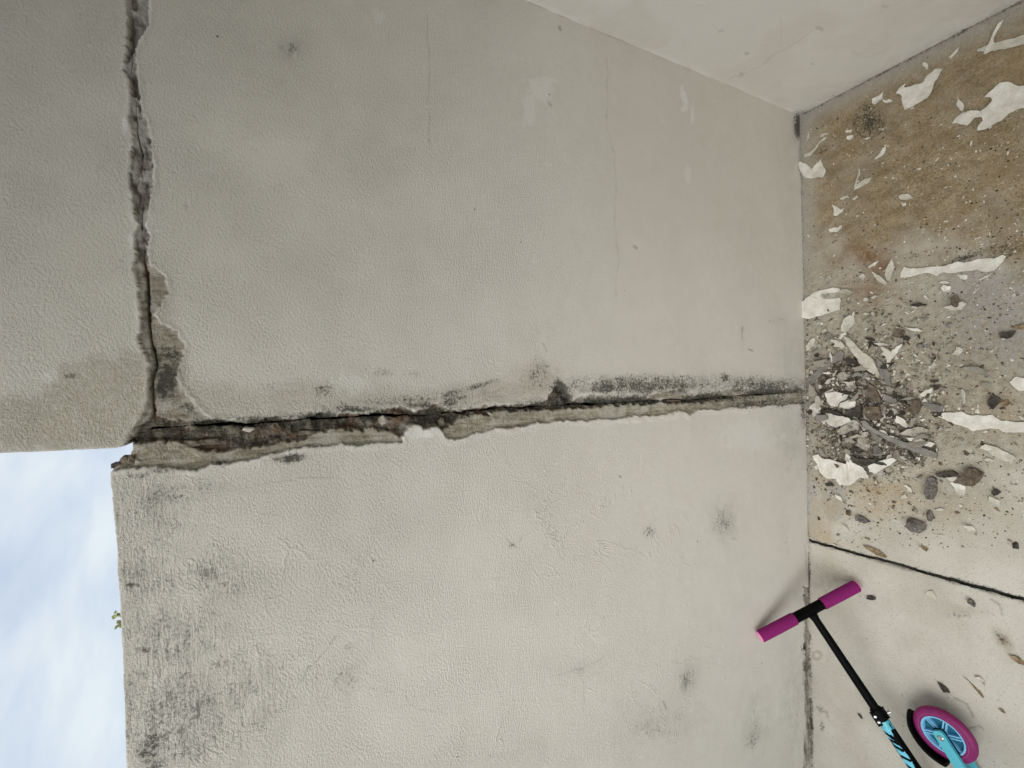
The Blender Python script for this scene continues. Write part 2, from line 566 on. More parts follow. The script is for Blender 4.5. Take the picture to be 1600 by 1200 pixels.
def xc(z):
    o = np.argsort(_cv[:, 2])
    return np.interp(z, _cv[o, 2], _cv[o, 0]) + (0.004 * (fbm(z * 22, z * 0 + 6.1, 6) - 0.5) + 0.005 * (fbm(z * 70, z * 0 + 3.1, 5) - 0.5)) * sstep(1.86, 1.8, z)


def zc(x):
    o = np.argsort(_ch[:, 0])
    return np.interp(x, _ch[o, 0], _ch[o, 2]) + 0.003 * (fbm(x * 55, x * 0 + 1.7, 9) - 0.5)


def ztop(x):
    o = np.argsort(_tp[:, 0])
    return np.interp(x, _tp[o, 0], _tp[o, 2]) + 0.003 * (fbm(x * 30, x * 0 + 8.7, 12) - 0.5) + 0.0016 * (fbm(x * 160, x * 0 + 2.2, 13) - 0.5)


def xleft(z):
    o = np.argsort(_lu[:, 2])
    return np.interp(z, _lu[o, 2], _lu[o, 0]) + 0.002 * (fbm(z * 45, z * 0 + 5.5, 15) - 0.5)


X_CORNER = 0.948
X_FAR = -2.6
Z_ROOF = 3.05

# edges of the broken render beside the upright crack: far side, near side, and the masonry inside it
BAND_PAR = [(165, 735), (245, 729), (280, 731), (305, 734), (330, 726), (365, 722), (400, 716), (415, 710), (430, 708), (445, 703), (480, 698),
            (520, 694), (545, 693), (560, 696), (600, 691), (628, 690), (630, 680), (637, 670), (645, 662), (654, 660), (660, 671), (672, 670), (682, 666),
            (692, 674), (697, 684), (712, 686), (728, 683), (738, 677), (760, 673), (775, 668), (800, 669), (840, 661), (890, 656), (920, 656), (960, 655), (975, 651),
            (1000, 651), (1030, 648), (1050, 646), (1070, 641), (1080, 648), (1092, 641), (1110, 639), (1150, 637), (1200, 634), (1258, 630)]
STONE_PAR = [(200, 690), (225, 692), (260, 690), (280, 690), (292, 694), (300, 700), (325, 704), (350, 706), (375, 702), (395, 698), (430, 692), (470, 688), (500, 674), (540, 672), (575, 671),
             (600, 672), (620, 678), (627, 684), (640, 664), (660, 668), (682, 664), (694, 674), (720, 664), (745, 660), (780, 655), (830, 648), (870, 644), (920, 642), (980, 641), (1040, 636), (1080, 634),
             (1120, 628), (1160, 622), (1200, 619), (1258, 614)]
BAND_MAIN = [(205, 683), (226, 655), (244, 650), (262, 656), (300, 657), (345, 656), (388, 661), (410, 657), (430, 651), (446, 655), (470, 656), (500, 644), (522, 651), (545, 645),
             (577, 648), (596, 640), (628, 636), (650, 643), (682, 632), (700, 640), (720, 643), (760, 634), (800, 633), (850, 629), (872, 603), (885, 612), (897, 628), (912, 618), (930, 618),
             (960, 628), (980, 620), (1010, 622), (1040, 612), (1070, 608), (1085, 620), (1120, 612), (1150, 607), (1190, 612), (1258, 608)]
EXP_TOP = [(232, -60), (232, 0), (232, 35), (222, 55), (212, 75), (211, 95), (214, 118), (217, 145), (219, 175), (226, 185), (233, 205), (236, 232), (239, 258), (238, 285),
           (232, 320), (228, 345), (226, 352), (232, 368), (228, 395), (234, 415), (255, 430), (261, 455), (252, 475), (240, 490), (248, 505), (275, 520), (287, 540), (283, 565), (274, 590),
           (281, 605), (300, 628), (322, 650), (330, 655)]
EXP_BOT = [(194, -60), (196, 0), (201, 30), (201, 60), (197, 90), (196, 115), (205, 135), (206, 160), (202, 190), (209, 215), (207, 250), (204, 275), (208, 310), (211, 338), (219, 351),
           (210, 370), (213, 395), (210, 420), (217, 440), (217, 468), (221, 490), (221, 508), (217, 530), (226, 548), (233, 570), (234, 600), (230, 640), (212, 668), (200, 684)]
TAN_UPPER = [(88, 585), (100, 568), (130, 562), (150, 556), (200, 552), (228, 556), (240, 600), (240, 672), (205, 686), (165, 701), (0, 706), (-20, 640), (20, 622), (70, 612)]
TAN_MAIN = [(284, 560), (300, 588), (360, 600), (420, 604), (470, 590), (520, 600), (560, 612), (600, 610), (640, 612), (690, 612), (740, 600), (800, 585), (840, 560), (860, 575), (880, 600),
            (850, 628), (700, 640), (500, 645), (300, 655), (270, 620)]
BASE_LOSS = [(1256, 920), (1259, 960), (1256, 1010), (1258, 1050), (1261, 1090), (1257, 1130), (1258, 1230), (1275, 1230), (1275, 920)]
HAIRLINES = [  # fine cracks and scratches of the render: points, half width in px, strength
    ([(668, 20), (669, 60), (671, 110), (669, 170), (673, 230)], 0.7, 0.5),
    ([(950, 90), (948, 130), (950, 200), (961, 240), (962, 300)], 0.7, 0.4),
    ([(961, 290), (962, 350), (966, 400), (962, 440), (962, 462)], 0.7, 0.34),
    ([(240, 380), (200, 395), (170, 430), (150, 450)], 0.6, 0.3),
    ([(470, 1068), (478, 1048), (492, 1036), (515, 1012), (525, 994)], 1.0, 0.7),
    ([(585, 958), (583, 990), (585, 1012)], 1.5, 0.3),
    ([(525, 1074), (545, 1086), (570, 1072), (590, 1078)], 0.9, 0.4),
    ([(632, 1086), (652, 1108), (690, 1112)], 0.8, 0.4),
    ([(190, 920), (210, 925), (217, 940), (216, 960), (220, 985)], 1.1, 0.6),
    ([(400, 757), (440, 753), (470, 748), (520, 745)], 0.8, 0.45),
    ([(700, 652), (740, 620), (790, 605)], 0.9, 0.4),
    ([(735, 608), (755, 600), (770, 592)], 1.4, 0.7), ([(752, 604), (754, 618), (785, 620)], 1.3, 0.5),
    ([(740, 890), (755, 905), (790, 905)], 0.6, 0.3), ([(770, 1055), (785, 1090)], 0.7, 0.35),
    ([(800, 850), (790, 840)], 1.2, 0.5), ([(815, 838), (812, 846)], 1.5, 0.6),
    ([(860, 1060), (890, 1048), (910, 1045), (945, 1025)], 0.9, 0.45), ([(905, 1045), (912, 1080), (914, 1110)], 0.6, 0.3),
    ([(280, 792), (300, 800)], 1, 0.4), ([(848, 535), (852, 548)], 1.6, 0.6), ([(1160, 510), (1160, 530)], 1.4, 0.6),
    ([(1036, 1096), (1042, 1108)], 1.5, 0.7), ([(1145, 840), (1150, 842)], 1.2, 0.5),
    ([(255, 548), (240, 575), (236, 590)], 1.2, 0.6), ([(237, 640), (240, 668)], 1.6, 0.9), ([(232, 480), (235, 515), (245, 545), (247, 572)], 1.4, 0.9),
    ([(222, 240), (223, 300), (222, 330)], 1.1, 0.8), ([(229, 415), (232, 450), (230, 480)], 1.3, 0.8), ([(206, 10), (206, 60), (208, 110)], 1.6, 0.8),
    ([(290, 318), (289, 328)], 1.6, 0.7), ([(990, 384), (994, 388)], 1.8, 0.8), ([(872, 42), (875, 48)], 1.8, 0.8), ([(858, 160), (862, 165)], 2.0, 0.7),
    ([(966, 745), (969, 747)], 1.8, 0.9), ([(1170, 547), (1174, 548)], 1.8, 0.9),
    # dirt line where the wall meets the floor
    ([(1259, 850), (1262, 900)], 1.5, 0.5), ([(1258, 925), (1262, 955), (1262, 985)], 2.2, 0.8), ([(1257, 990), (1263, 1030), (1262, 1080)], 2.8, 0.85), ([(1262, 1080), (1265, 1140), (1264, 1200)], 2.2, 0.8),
]
MOLDS = [  # cx, cy, rx, ry, angle, strength
    (262, 590, 17, 26, 0, 1.25), (252, 608, 15, 22, 0, 1.0), (275, 560, 14, 30, 0, .8), (268, 555, 16, 22, 0, .7), (270, 620, 25, 12, 30, .6), (452, 716, 30, 7, -5, 1.15), (430, 712, 14, 6, 0, .6), (205, 914, 12, 5, 0, 1.1),
    (238, 1162, 20, 14, -30, 1.0), (226, 1178, 16, 9, 10, .9), (225, 1016, 10, 6, 0, .9), (222, 1053, 14, 8, 0, .55), (285, 1055, 26, 8, 0, .4), (335, 1035, 22, 20, 0, .35), (320, 895, 28, 10, 10, .5),
    (240, 1190, 24, 20, 0, .7), (200, 1090, 20, 90, 0, .3), (845, 580, 22, 22, 0, .5), (878, 608, 9, 16, -35, 1.7), (888, 622, 8, 8, 0, 1.6), (950, 606, 45, 10, 0, .95), (975, 608, 35, 8, 0, .7),
    (1060, 602, 60, 8, 0, .6), (1132, 590, 9, 7, 0, .9), (1140, 598, 16, 10, 20, .55), (1192, 595, 10, 8, 0, .7), (1200, 606, 24, 8, 0, .65), (1180, 630, 70, 8, -4, .75), (1215, 628, 36, 12, 0, .7), (750, 602, 26, 5, -15, .8),
    (700, 630, 40, 10, -20, .7), (660, 634, 40, 6, 0, .9), (640, 586, 24, 10, 0, .3), (600, 582, 22, 9, 0, .4), (420, 604, 40, 10, 0, .25), (505, 610, 18, 14, 0, .55), (560, 640, 40, 8, 0, .8),
    (1130, 815, 20, 30, 0, .32), (1073, 1062, 14, 24, 8, .32), (905, 1046, 12, 8, 0, .4), (540, 1060, 26, 22, 0, .35), (545, 1010, 14, 8, 0, .3), (484, 1045, 12, 6, -50, .4),
    (1020, 1140, 40, 14, 10, .35), (1175, 1150, 12, 26, 10, .42), (1015, 830, 12, 12, 0, .45), (1249, 196, 9, 20, 0, 1.6), (1250, 240, 4, 40, 0, .5), (1260, 1040, 6, 60, 0, .7), (800, 852, 8, 6, 0, .5),
    (1000, 602, 130, 16, 0, .85), (1190, 604, 80, 16, 0, .85), (620, 628, 140, 12, -3, .42), (840, 600, 50, 24, 0, .4), (700, 618, 60, 14, -12, .4), (262, 575, 26, 50, 0, .6), (300, 640, 30, 10, 20, .5), (1160, 520, 8, 30, 0, .25), (1215, 500, 20, 10, 0, .3), (110, 588, 16, 4, 0, .6), (260, 455, 8, 8, 0, .25), (250, 735, 40, 5, 0, .6), (215, 742, 24, 8, 0, .45), (343, 724, 8, 4, 0, 1.0),
    (270, 820, 60, 10, 10, .3), (255, 770, 60, 20, 0, .35), (500, 662, 90, 10, -4, .8), (330, 690, 60, 12, 0, .55), (400, 690, 60, 10, 0, .5), (690, 655, 30, 10, 0, 1.3), (665, 652, 22, 8, 0, 1.2), (720, 650, 20, 8, 0, .9),
    (1255, 640, 6, 30, 0, .7), (1225, 835, 16, 60, 0, .2), (1150, 960, 20, 60, 40, .1),
]
GRIMES = [(230, 790, 90, 70, 0, .6), (230, 900, 90, 90, 0, .6), (270, 1000, 130, 90, 0, .65), (280, 1120, 140, 120, 0, .72), (380, 1080, 100, 110, 0, .6), (340, 900, 90, 60, 0, .6), (480, 1080, 80, 60, 0, .35),
          (1130, 815, 26, 36, 0, .6), (1073, 1062, 18, 30, 8, .65), (1040, 1130, 90, 40, 0, .4), (1180, 1130, 30, 70, 0, .45), (200, 1040, 30, 200, 0, .4), (300, 760, 90, 20, 0, .5), (545, 1050, 60, 50, 0, .35),
          (455, 76, 22, 18, 0, .8), (700, 620, 160, 22, -5, .5), (1080, 595, 160, 16, 0, .6), (1235, 700, 26, 90, 0, .4), (1240, 1100, 24, 120, 0, .45), (1235, 560, 24, 80, 0, .3), (1235, 320, 14, 120, 0, .25),
          (900, 1040, 60, 20, 0, .2), (780, 1180, 120, 30, 0, .3)]
PALES = [(845, 140, 20, 18, 0, .45), (828, 175, 10, 30, 0, .35), (845, 125, 26, 5, 0, .4), (1068, 150, 5, 14, -20, .8), (1070, 168, 6, 6, 0, .7), (1082, 180, 3, 14, 0, .6), (1075, 270, 5, 20, 0, .35), (590, 25, 10, 12, 0, .35),
         (270, 706, 90, 5, -5, .25), (85, 632, 16, 12, 0, .5), (80, 590, 14, 12, 0, .4), (10, 665, 22, 20, 0, .45), (270, 648, 22, 10, 0, .45), (540, 603, 36, 14, 0, .4), (660, 678, 26, 10, 0, .6),
         (920, 595, 14, 8, 0, .4), (1190, 605, 20, 5, 0, .6), (1125, 605, 14, 6, 0, .5), (1170, 680, 40, 30, 0, .25), (220, 50, 14, 5, 70, .9), (232, 12, 6, 14, 0, .9), (196, 195, 5, 12, 0, .9), (206, 230, 5, 6, 0, .7),
         (204, 120, 6, 10, 0, .6), (240, 262, 4, 18, 0, .7), (206, 378, 5, 12, 0, .7), (238, 362, 10, 6, 0, .5), (232, 340, 8, 14, 0, .5), (214, 165, 10, 6, 0, .4), (218, 190, 8, 5, 0, .8)]
SMOOTHS = [(425, 240, 60, 38, 0, .55), (330, 210, 40, 26, 0, .35), (340, 400, 40, 20, 0, .4), (1100, 300, 200, 260, 0, .75), (1150, 760, 160, 200, 0, .7), (900, 120, 160, 120, 0, .55), (1100, 500, 170, 100, 0, .7), (780, 480, 60, 30, 0, .3),
           (700, 870, 90, 40, 0, .35), (640, 1020, 40, 30, 0, .3)]
FILLED = [([(210, -10), (226, -6), (222, 12), (224, 22), (232, 34), (224, 48), (212, 62), (206, 40)], 1.0), ([(206, 142), (218, 140), (220, 165), (226, 178), (216, 186), (204, 184)], .9),
          ([(222, 225), (232, 232), (238, 262), (238, 292), (228, 300), (224, 270)], 1.0), ([(214, 200), (228, 205), (230, 222), (216, 230)], .7), ([(214, 362), (230, 360), (228, 395), (216, 402)], .6),
          ([(217, 500), (228, 505), (226, 535), (221, 540)], .5), ([(296, 640), (310, 645), (330, 655), (300, 655)], .6), ([(340, 722), (352, 720), (358, 726), (346, 731)], .9), ([(196, 742), (240, 736), (238, 742), (205, 748)], .5),
          ([(595, 652), (618, 652), (622, 664), (600, 664)], .4), ([(625, 668), (634, 655), (640, 664), (628, 682)], .6), ([(1052, 618), (1060, 607), (1076, 608), (1082, 618)], .9), ([(985, 618), (995, 612), (1008, 616), (1003, 626), (985, 626)], .6)]


def jag(P, seed, amp, scale=0.12):
    return amp * 2 * (fbm(P[:, 0] * scale, P[:, 1] * scale, seed, 4) - 0.5)


def wall_masks(P3, upper):
    """masks of wear and the recess of the surface for points on the wall plane"""
    P = trace(P3)
    n = len(P)
    A = {k: np.zeros(n) for k in ('stone', 'coat', 'grey', 'mold', 'grime', 'tan', 'pale', 'crack', 'ridge')}
    rough = np.full(n, 1.0)
    far = (P3[:, 0] < -1.3)
    # upright crack
    poly = BAND_PAR + BAND_MAIN[::-1]
    d = sd_poly(P, poly, 30) + jag(P, 21, 3.4) + jag(P, 22, 2.0, 0.4)
    band = sstep(0.8, -0.8, d)
    cvx = np.array(CRACK_V, float)
    lo = lambda x: float(np.interp(x, cvx[:, 0], cvx[:, 1]))
    poly = [(p[0], p[1] if p[0] < 700 else min(p[1], lo(p[0]) + 6)) for p in STONE_PAR] + [(p[0], p[1] + 1 if p[0] < 890 else lo(p[0]) - 3) for p in BAND_MAIN[::-1]]
    ds = sd_poly(P, poly, 30) + jag(P, 23, 5.5) + jag(P, 24, 3.0, 0.35)
    stone = sstep(1.0, -1.5, ds)
    # the level crack
    dh = sd_poly(P, EXP_TOP + EXP_BOT[::-1], 30) + jag(P, 25, 3.5) + jag(P, 26, 2.6, 0.4)
    hband = sstep(0.8, -0.8, dh)
    lower_half = sstep(395, 425, P[:, 1])            # from here on the render has only lost its paint
    core = sstep(4.5, 1.5, np.abs(d_line(P, CRACK_H, 20) + jag(P, 27, 2.5)))
    A['coat'] = np.maximum(band, hband * lower_half)
    upper_half = hband * (1 - lower_half)
    hole = sstep(.50, .68, fbm(P[:, 0] * .10, P[:, 1] * .055, 29, 3))
    A['stone'] = np.maximum(stone * sstep(1235, 1100, P[:, 0] + jag(P, 43, 30, .05)), upper_half * (0.15 + 0.6 * hole))
    A['grey'] = upper_half * (0.75 - 0.6 * hole)
    A['stone'] = np.maximum(A['stone'], core * hband * 0.9 * sstep(350, 420, P[:, 1]))
    base = sstep(1.0, -1.0, sd_poly(P, BASE_LOSS, 20) + jag(P, 44, 6, .1) + jag(P, 45, 4, .3))
    A['coat'] = np.maximum(A['coat'], 0.8 * base)
    A['stone'] = np.maximum(A['stone'], 0.8 * base * sstep(.52, .64, fbm(P[:, 0] * .2, P[:, 1] * .08, 46, 3)))
    for pts, w in FILLED:
        A['grey'] = np.maximum(A['grey'], 0.8 * w * sstep(0.8, -0.8, sd_poly(P, pts, 12) + jag(P, 28, 2.0, .4)))
    # stains
    A['tan'] = np.maximum(A['tan'], 0.62 * sstep(10, -14, sd_poly(P, TAN_UPPER, 40) + jag(P, 31, 14, .05) + jag(P, 32, 6, .2)))
    A['tan'] = np.maximum(A['tan'], 0.42 * sstep(16, -16, sd_poly(P, TAN_MAIN, 40) + jag(P, 33, 16, .04)))
    A['tan'] = np.maximum(A['tan'], 0.5 * blob(P, 255, 470, 16, 40))
    for (cx, cy, rx, ry, a, w) in MOLDS:
        A['mold'] = np.maximum(A['mold'], w * blob(P, cx, cy, rx, ry, a))
    for (cx, cy, rx, ry, a, w) in GRIMES:
        A['grime'] = np.maximum(A['grime'], w * blob(P, cx, cy, rx, ry, a))
    for (cx, cy, rx, ry, a, w) in PALES:
        A['pale'] = np.maximum(A['pale'], w * sstep(0.25, 0.55, blob(P, cx, cy, rx, ry, a) + jag(P, 35, 0.45, .12) + jag(P, 36, .25, .4)))
    A['pale'] *= (1 - A['stone'])
    for pts, hw, w in HAIRLINES:
        d0 = d_line(P + np.stack((jag(P, 39, 4, .06), jag(P, 40, 4, .06)), 1), pts, 8) + jag(P, 37, 0.8, .3)
        A['crack'] = np.maximum(A['crack'], w * 0.6 * sstep(hw + 0.9, hw - 0.6, d0) * np.clip(0.15 + 1.3 * fbm(P[:, 0] * .09, P[:, 1] * .09, 38, 3), 0, 1))
    A['ridge'] = 0.06 + 0.94 * sstep(690, 760, P[:, 1]) * sstep(1180, 1000, P[:, 0])
    # broken rim of the render: a thin dark edge and a chalky lip outside it
    dm = np.minimum(d, dh)
    keep = sstep(.35, .6, fbm(P[:, 0] * .07, P[:, 1] * .07, 47, 3))
    A['crack'] = np.maximum(A['crack'], 0.62 * sstep(1.1, 0.2, np.abs(dm)) * keep)
    A['pale'] = np.maximum(A['pale'], 0.6 * sstep(0.6, 1.4, dm) * sstep(5.5, 2.5, dm) * sstep(.42, .6, fbm(P[:, 0] * .05, P[:, 1] * .05, 48, 3)))
    # mould feeding on the damp along the upright crack
    dcv = d_line(P, CRACK_V, 40)
    on_main = P[:, 1] < np.interp(P[:, 0], cvx[:, 0], cvx[:, 1]) + 2
    al = fbm(P[:, 0] * .022, P[:, 0] * 0 + 3.3, 49, 3)
    A['mold'] = np.maximum(A['mold'], on_main * (P[:, 0] > 300) * 1.35 * np.exp(-(dcv / 11.0) ** 2) * np.clip(al * 3.0 - 0.95, 0, 1.1))
    A['mold'] = np.maximum(A['mold'], (~on_main) * (P[:, 0] > 210) * 0.9 * np.exp(-(dcv / 9.0) ** 2) * np.clip(fbm(P[:, 0] * .03, P[:, 0] * 0 + 8.3, 50, 3) * 3 - 1.0, 0, 1))
    A['grime'] = np.maximum(A['grime'], 0.42 * A['tan'])
    # roughness of the render
    rough *= 0.55 + 0.85 * sstep(1150, 350, P[:, 0])
    for (cx, cy, rx, ry, a, w) in SMOOTHS:
        rough *= 1 - 0.85 * w * np.clip(blob(P, cx, cy, rx, ry, a) * 1.4, 0, 1)
    rough *= 0.75 + 0.5 * fbm(P[:, 0] * .012, P[:, 1] * .012, 41, 3)
    A['rough'] = np.clip(rough, 0.08, 1.3) * (1 - 0.6 * A['stone'])
    # recess
    x, z = P3[:, 0], P3[:, 2]
    rub = fbm(x * 70, z * 70, 51, 4)
    rub2 = fbm(x * 22, z * 22, 52, 3)
    dep = 0.005 * np.maximum(band, 0.5 * hband)
    dep = np.maximum(dep, A['stone'] * (0.007 + 0.022 * (rub - 0.35) + 0.012 * (rub2 - 0.5)) + 0.004 * A['stone'])
    dep = np.maximum(dep, 0.0045 * A['coat'])
    dep += 0.003 * A['crack'] * sstep(1.0, 1.4, A['crack'] * 2)
    dep -= 0.0028 * (fbm(x * 3.2, z * 3.2, 53, 3) - 0.5) + 0.0012 * (fbm(x * 14, z * 14, 54, 3) - .5)
    # lumpy lips where the render bulges beside the loss
    lip = sstep(9, 1, np.abs(np.minimum(d, dh) - 2.5)) * (1 - np.maximum(band, hband))
    dep -= 0.0028 * lip * fbm(x * 40, z * 40, 55, 3)
    return A, dep


def wall_panel(name, X, Z, depth=0.14, lean=None):
    nt_, ns_ = X.shape
    P3 = np.stack((X.ravel(), np.zeros(X.size), Z.ravel()), 1)
    A, dep = wall_masks(P3, name)
    co = P3.copy()
    co[:, 1] = dep
    idx = np.arange(X.size).reshape(X.shape)
    q = np.stack((idx[:-1, :-1], idx[:-1, 1:], idx[1:, 1:], idx[1:, :-1]), -1).reshape(-1, 4)
    # the rim goes back into the depth of the wall
    loop = np.concatenate((idx[0, :], idx[1:, -1], idx[-1, -2::-1], idx[-2:0:-1, 0]))
    nb = len(loop)
    back = co[loop].copy()
    mid = co[loop].copy()
    jit = RNG.normal(0, 0.0012, (nb, 2))
    mid[:, 1] += 0.03
    mid[:, 0] += jit[:, 0]
    mid[:, 2] += jit[:, 1]
    back[:, 1] = depth
    n0 = len(co)
    i_mid = n0 + np.arange(nb)
    i_back = n0 + nb + np.arange(nb)
    r1 = np.stack((loop, i_mid, np.roll(i_mid, -1), np.roll(loop, -1)), -1)
    r2 = np.stack((i_mid, i_back, np.roll(i_back, -1), np.roll(i_mid, -1)), -1)
    faces = np.concatenate((q, r1, r2))
    co = np.concatenate((co, mid, back))
    me = bpy.data.meshes.new(name)
    me.vertices.add(len(co))
    me.vertices.foreach_set('co', co.ravel())
    me.loops.add(faces.size)
    me.loops.foreach_set('vertex_index', faces.ravel().astype(np.int32))
    me.polygons.add(len(faces))
    me.polygons.foreach_set('loop_start', np.arange(0, faces.size, 4, dtype=np.int32))
    me.polygons.foreach_set('loop_total', np.full(len(faces), 4, dtype=np.int32))
    sm = np.ones(len(faces), bool)
    sm[len(q):] = False
    me.polygons.foreach_set('use_smooth', sm)
    for k, v in A.items():
        at = me.attributes.new(k, 'FLOAT', 'POINT')
        extra = v[loop]
        if k == 'stone':
            extra = np.maximum(extra, 0.9)
        at.data.foreach_set('value', np.concatenate((v, extra, extra)).astype(np.float32))
    me.update(calc_edges=True)
    return link_mesh(name, me, M_WALL)


# main wall, right of the upright crack and under the level one
NZ = 800
t = np.linspace(0, 1, NZ)[:, None]
s = np.linspace(0, 1, 420)[None, :]
zrow = t * 1.86
gap_v = 0.0002 + 0.0060 * np.clip(fbm(zrow * 16, zrow * 0 + .5, 61, 4) * 2.4 - 1.0, 0, 1) + 0.0006 * sstep(1.0, 1.7, zrow)
gap_v = gap_v * sstep(0.02, 0.42, zrow)
xa = xc(zrow) + gap_v
X = xa + s * (X_CORNER - xa)
Z = -0.01 + t * (zc(X) - 0.0026 * np.clip(fbm(X * 14, X * 0 + 4.5, 62, 3) * 2 - 1.08, 0, 1) + 0.01)
main_wall = wall_panel("main_wall", X, Z)
tag(main_wall, "tall plastered wall panel right of the upright crack, below the level crack", "wall")
# parapet, left of the upright crack: open sky above it
sp = np.concatenate((np.linspace(0, 0.62, 440), np.linspace(0.62, 1, 60)[1:]))
s = (sp / 1.0)[None, :]
zrow = t * 1.88
gap_v2 = 0.0002 + 0.0060 * np.clip(fbm(zrow * 16, zrow * 0 + 7.5, 63, 4) * 2.4 - 1.0, 0, 1) + 0.0004 * sstep(1.0, 1.7, zrow)
gap_v2 = gap_v2 * sstep(0.02, 0.42, zrow)
xa = xc(zrow) - gap_v2
span = np.where(s <= 0.62, s / 0.62 * 1.02, 1.02 + (s - 0.62) / 0.38 * (2.6 - 1.02))
X = xa - span * (xa - X_FAR) / 2.6
X = X[:, ::-1]
Z = -0.01 + t * (ztop(X) + 0.01)
parapet = wall_panel("parapet_wall", X, Z)
tag(parapet, "shoulder high parapet with a broken top corner and the open sky above it", "wall")
# wall above the level crack
s = np.linspace(0, 1, 420)[None, :]
tt = np.concatenate((np.linspace(0, 0.30, 110), np.linspace(0.30, 1, 40)[1:]))[:, None]
zrow = 1.89 + tt * (Z_ROOF - 1.89)
xa = xleft(zrow)
X = xa + s * (X_CORNER - xa)
zb = zc(X) + 0.0026 * np.clip(fbm(X * 14, X * 0 + 9.5, 64, 3) * 2 - 1.08, 0, 1)
Z = zb + tt * (Z_ROOF - zb)
upper_wall = wall_panel("upper_wall", X, Z)
tag(upper_wall, "upper band of plastered wall above the long level crack, ending in a free edge", "wall")

bm = bmesh.new()
add_box(bm, (0.0925, 0.10, 0.947), (0.1775, 0, 0), (0, 0.035, 0), (0, 0, 0.947))
link_bm("mortar_core", bm, M_MORTAR, main_wall)
bm = bmesh.new()
add_box(bm, (0.60, 0.10, 1.90), (0.32, 0, 0), (0, 0.035, 0), (0, 0, 0.07))
link_bm("mortar_core", bm, M_MORTAR, upper_wall)


# right wall
def grid_mesh(name, fn, us, vs, mats, attrs):
    U, V = np.meshgrid(us, vs)
    co = fn(U.ravel(), V.ravel())
    A = attrs(co)
    dz = A.pop('_move', None)
    if dz is not None:
        co = co + dz
    idx = np.arange(U.size).reshape(U.shape)
    q = np.stack((idx[:-1, :-1], idx[:-1, 1:], idx[1:, 1:], idx[1:, :-1]), -1).reshape(-1, 4)
    me = bpy.data.meshes.new(name)
    me.from_pydata(co.tolist(), [], q.tolist())
    me.polygons.foreach_set('use_smooth', np.ones(len(q), bool))
    for k, v in A.items():
        at = me.attributes.new(k, 'FLOAT', 'POINT')
        at.data.foreach_set('value', v.astype(np.float32))
    me.update()
    return me


SIDE_LINES = [([(1268, 48), (1245, 65), (1215, 82), (1185, 105), (1165, 115), (1140, 124)], 0.7, 0.4), ([(1220, 30), (1220, 70)], .5, .3), ([(1278, 42), (1284, 46)], 2.5, .7), ([(1164, 81), (1168, 83)], 1.6, .8), ([(1158, 115), (1161, 116)], 1.6, .8),
              ([(1268, 100), (1272, 102)], 1.2, .7), ([(1125, 50), (1130, 48)], 1.3, .6), ([(1075, 108), (1080, 114)], 3, .8), ([(905, 32), (940, 52), (1000, 80), (1020, 92), (1040, 98)], 0.8, 0.35), ([(1380, 10), (1384, 12)], 1.5, .6),
              ([(1330, 80), (1345, 90), (1360, 88), (1390, 74)], .8, .25)]


def side_attrs(co):
    P = trace(co)
    ok = co[:, 1] > -0.85
    n = len(co)
    A = {k: np.zeros(n) for k in ('stone', 'coat', 'grey', 'mold', 'grime', 'tan', 'pale', 'crack')}
    for pts, hw, w in SIDE_LINES:
        A['crack'] = np.maximum(A['crack'], 0.38 * w * sstep(hw + 1.2, hw - 0.4, d_line(P + np.stack((jag(P, 72, 4, .08), jag(P, 70, 4, .08)), 1), pts, 8) + jag(P, 71, .8, .3)) * ok)
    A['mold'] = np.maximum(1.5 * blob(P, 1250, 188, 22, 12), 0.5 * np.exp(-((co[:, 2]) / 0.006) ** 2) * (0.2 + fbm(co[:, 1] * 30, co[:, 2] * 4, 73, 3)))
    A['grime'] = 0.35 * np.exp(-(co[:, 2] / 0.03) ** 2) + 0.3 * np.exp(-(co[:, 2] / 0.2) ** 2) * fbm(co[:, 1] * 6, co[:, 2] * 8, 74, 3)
    A['pale'] = 0.5 * sstep(.5, .62, fbm(co[:, 1] * 5, co[:, 2] * 5, 75, 4)) * .5
    A['pale'] += 0.4 * np.exp(-((co[:, 1] + 0.004) / 0.006) ** 2) * sstep(.3, .6, fbm(co[:, 1] * 3, co[:, 2] * 9, 76, 3))
    A['rough'] = np.full(n, 0.16)
    mv = np.zeros((n, 3))
    mv[:, 0] = 0.004 * (fbm(co[:, 1] * 3, co[:, 2] * 3, 77, 3) - .5) + 0.004 * np.exp(-((co[:, 1]) / 0.012) ** 2) * (fbm(co[:, 1] * 3, co[:, 2] * 30, 78, 3) - 0.7)
    A['_move'] = mv
    return A


ys = np.concatenate((np.linspace(0.004, -0.7, 240), np.linspace(-0.75, -3.6, 40)))
zs = np.concatenate((np.linspace(-0.01, 1.4, 430), np.linspace(1.42, Z_ROOF, 40)))
me = grid_mesh("side_wall", lambda u, v: np.stack((u * 0 + X_CORNER, u, v), 1), ys, zs, None, side_attrs)
side = link_mesh("side_wall", me, M_WALL)
tag(side, "smooth pale side wall with hairline cracks, square to the cracked wall", "wall")
bm = bmesh.new()
add_box(bm, (X_CORNER + 0.09, -1.73, Z_ROOF / 2), (0.075, 0, 0), (0, 1.87, 0), (0, 0, Z_ROOF / 2))
link_bm("wall_core", bm, M_SOFFIT, side)

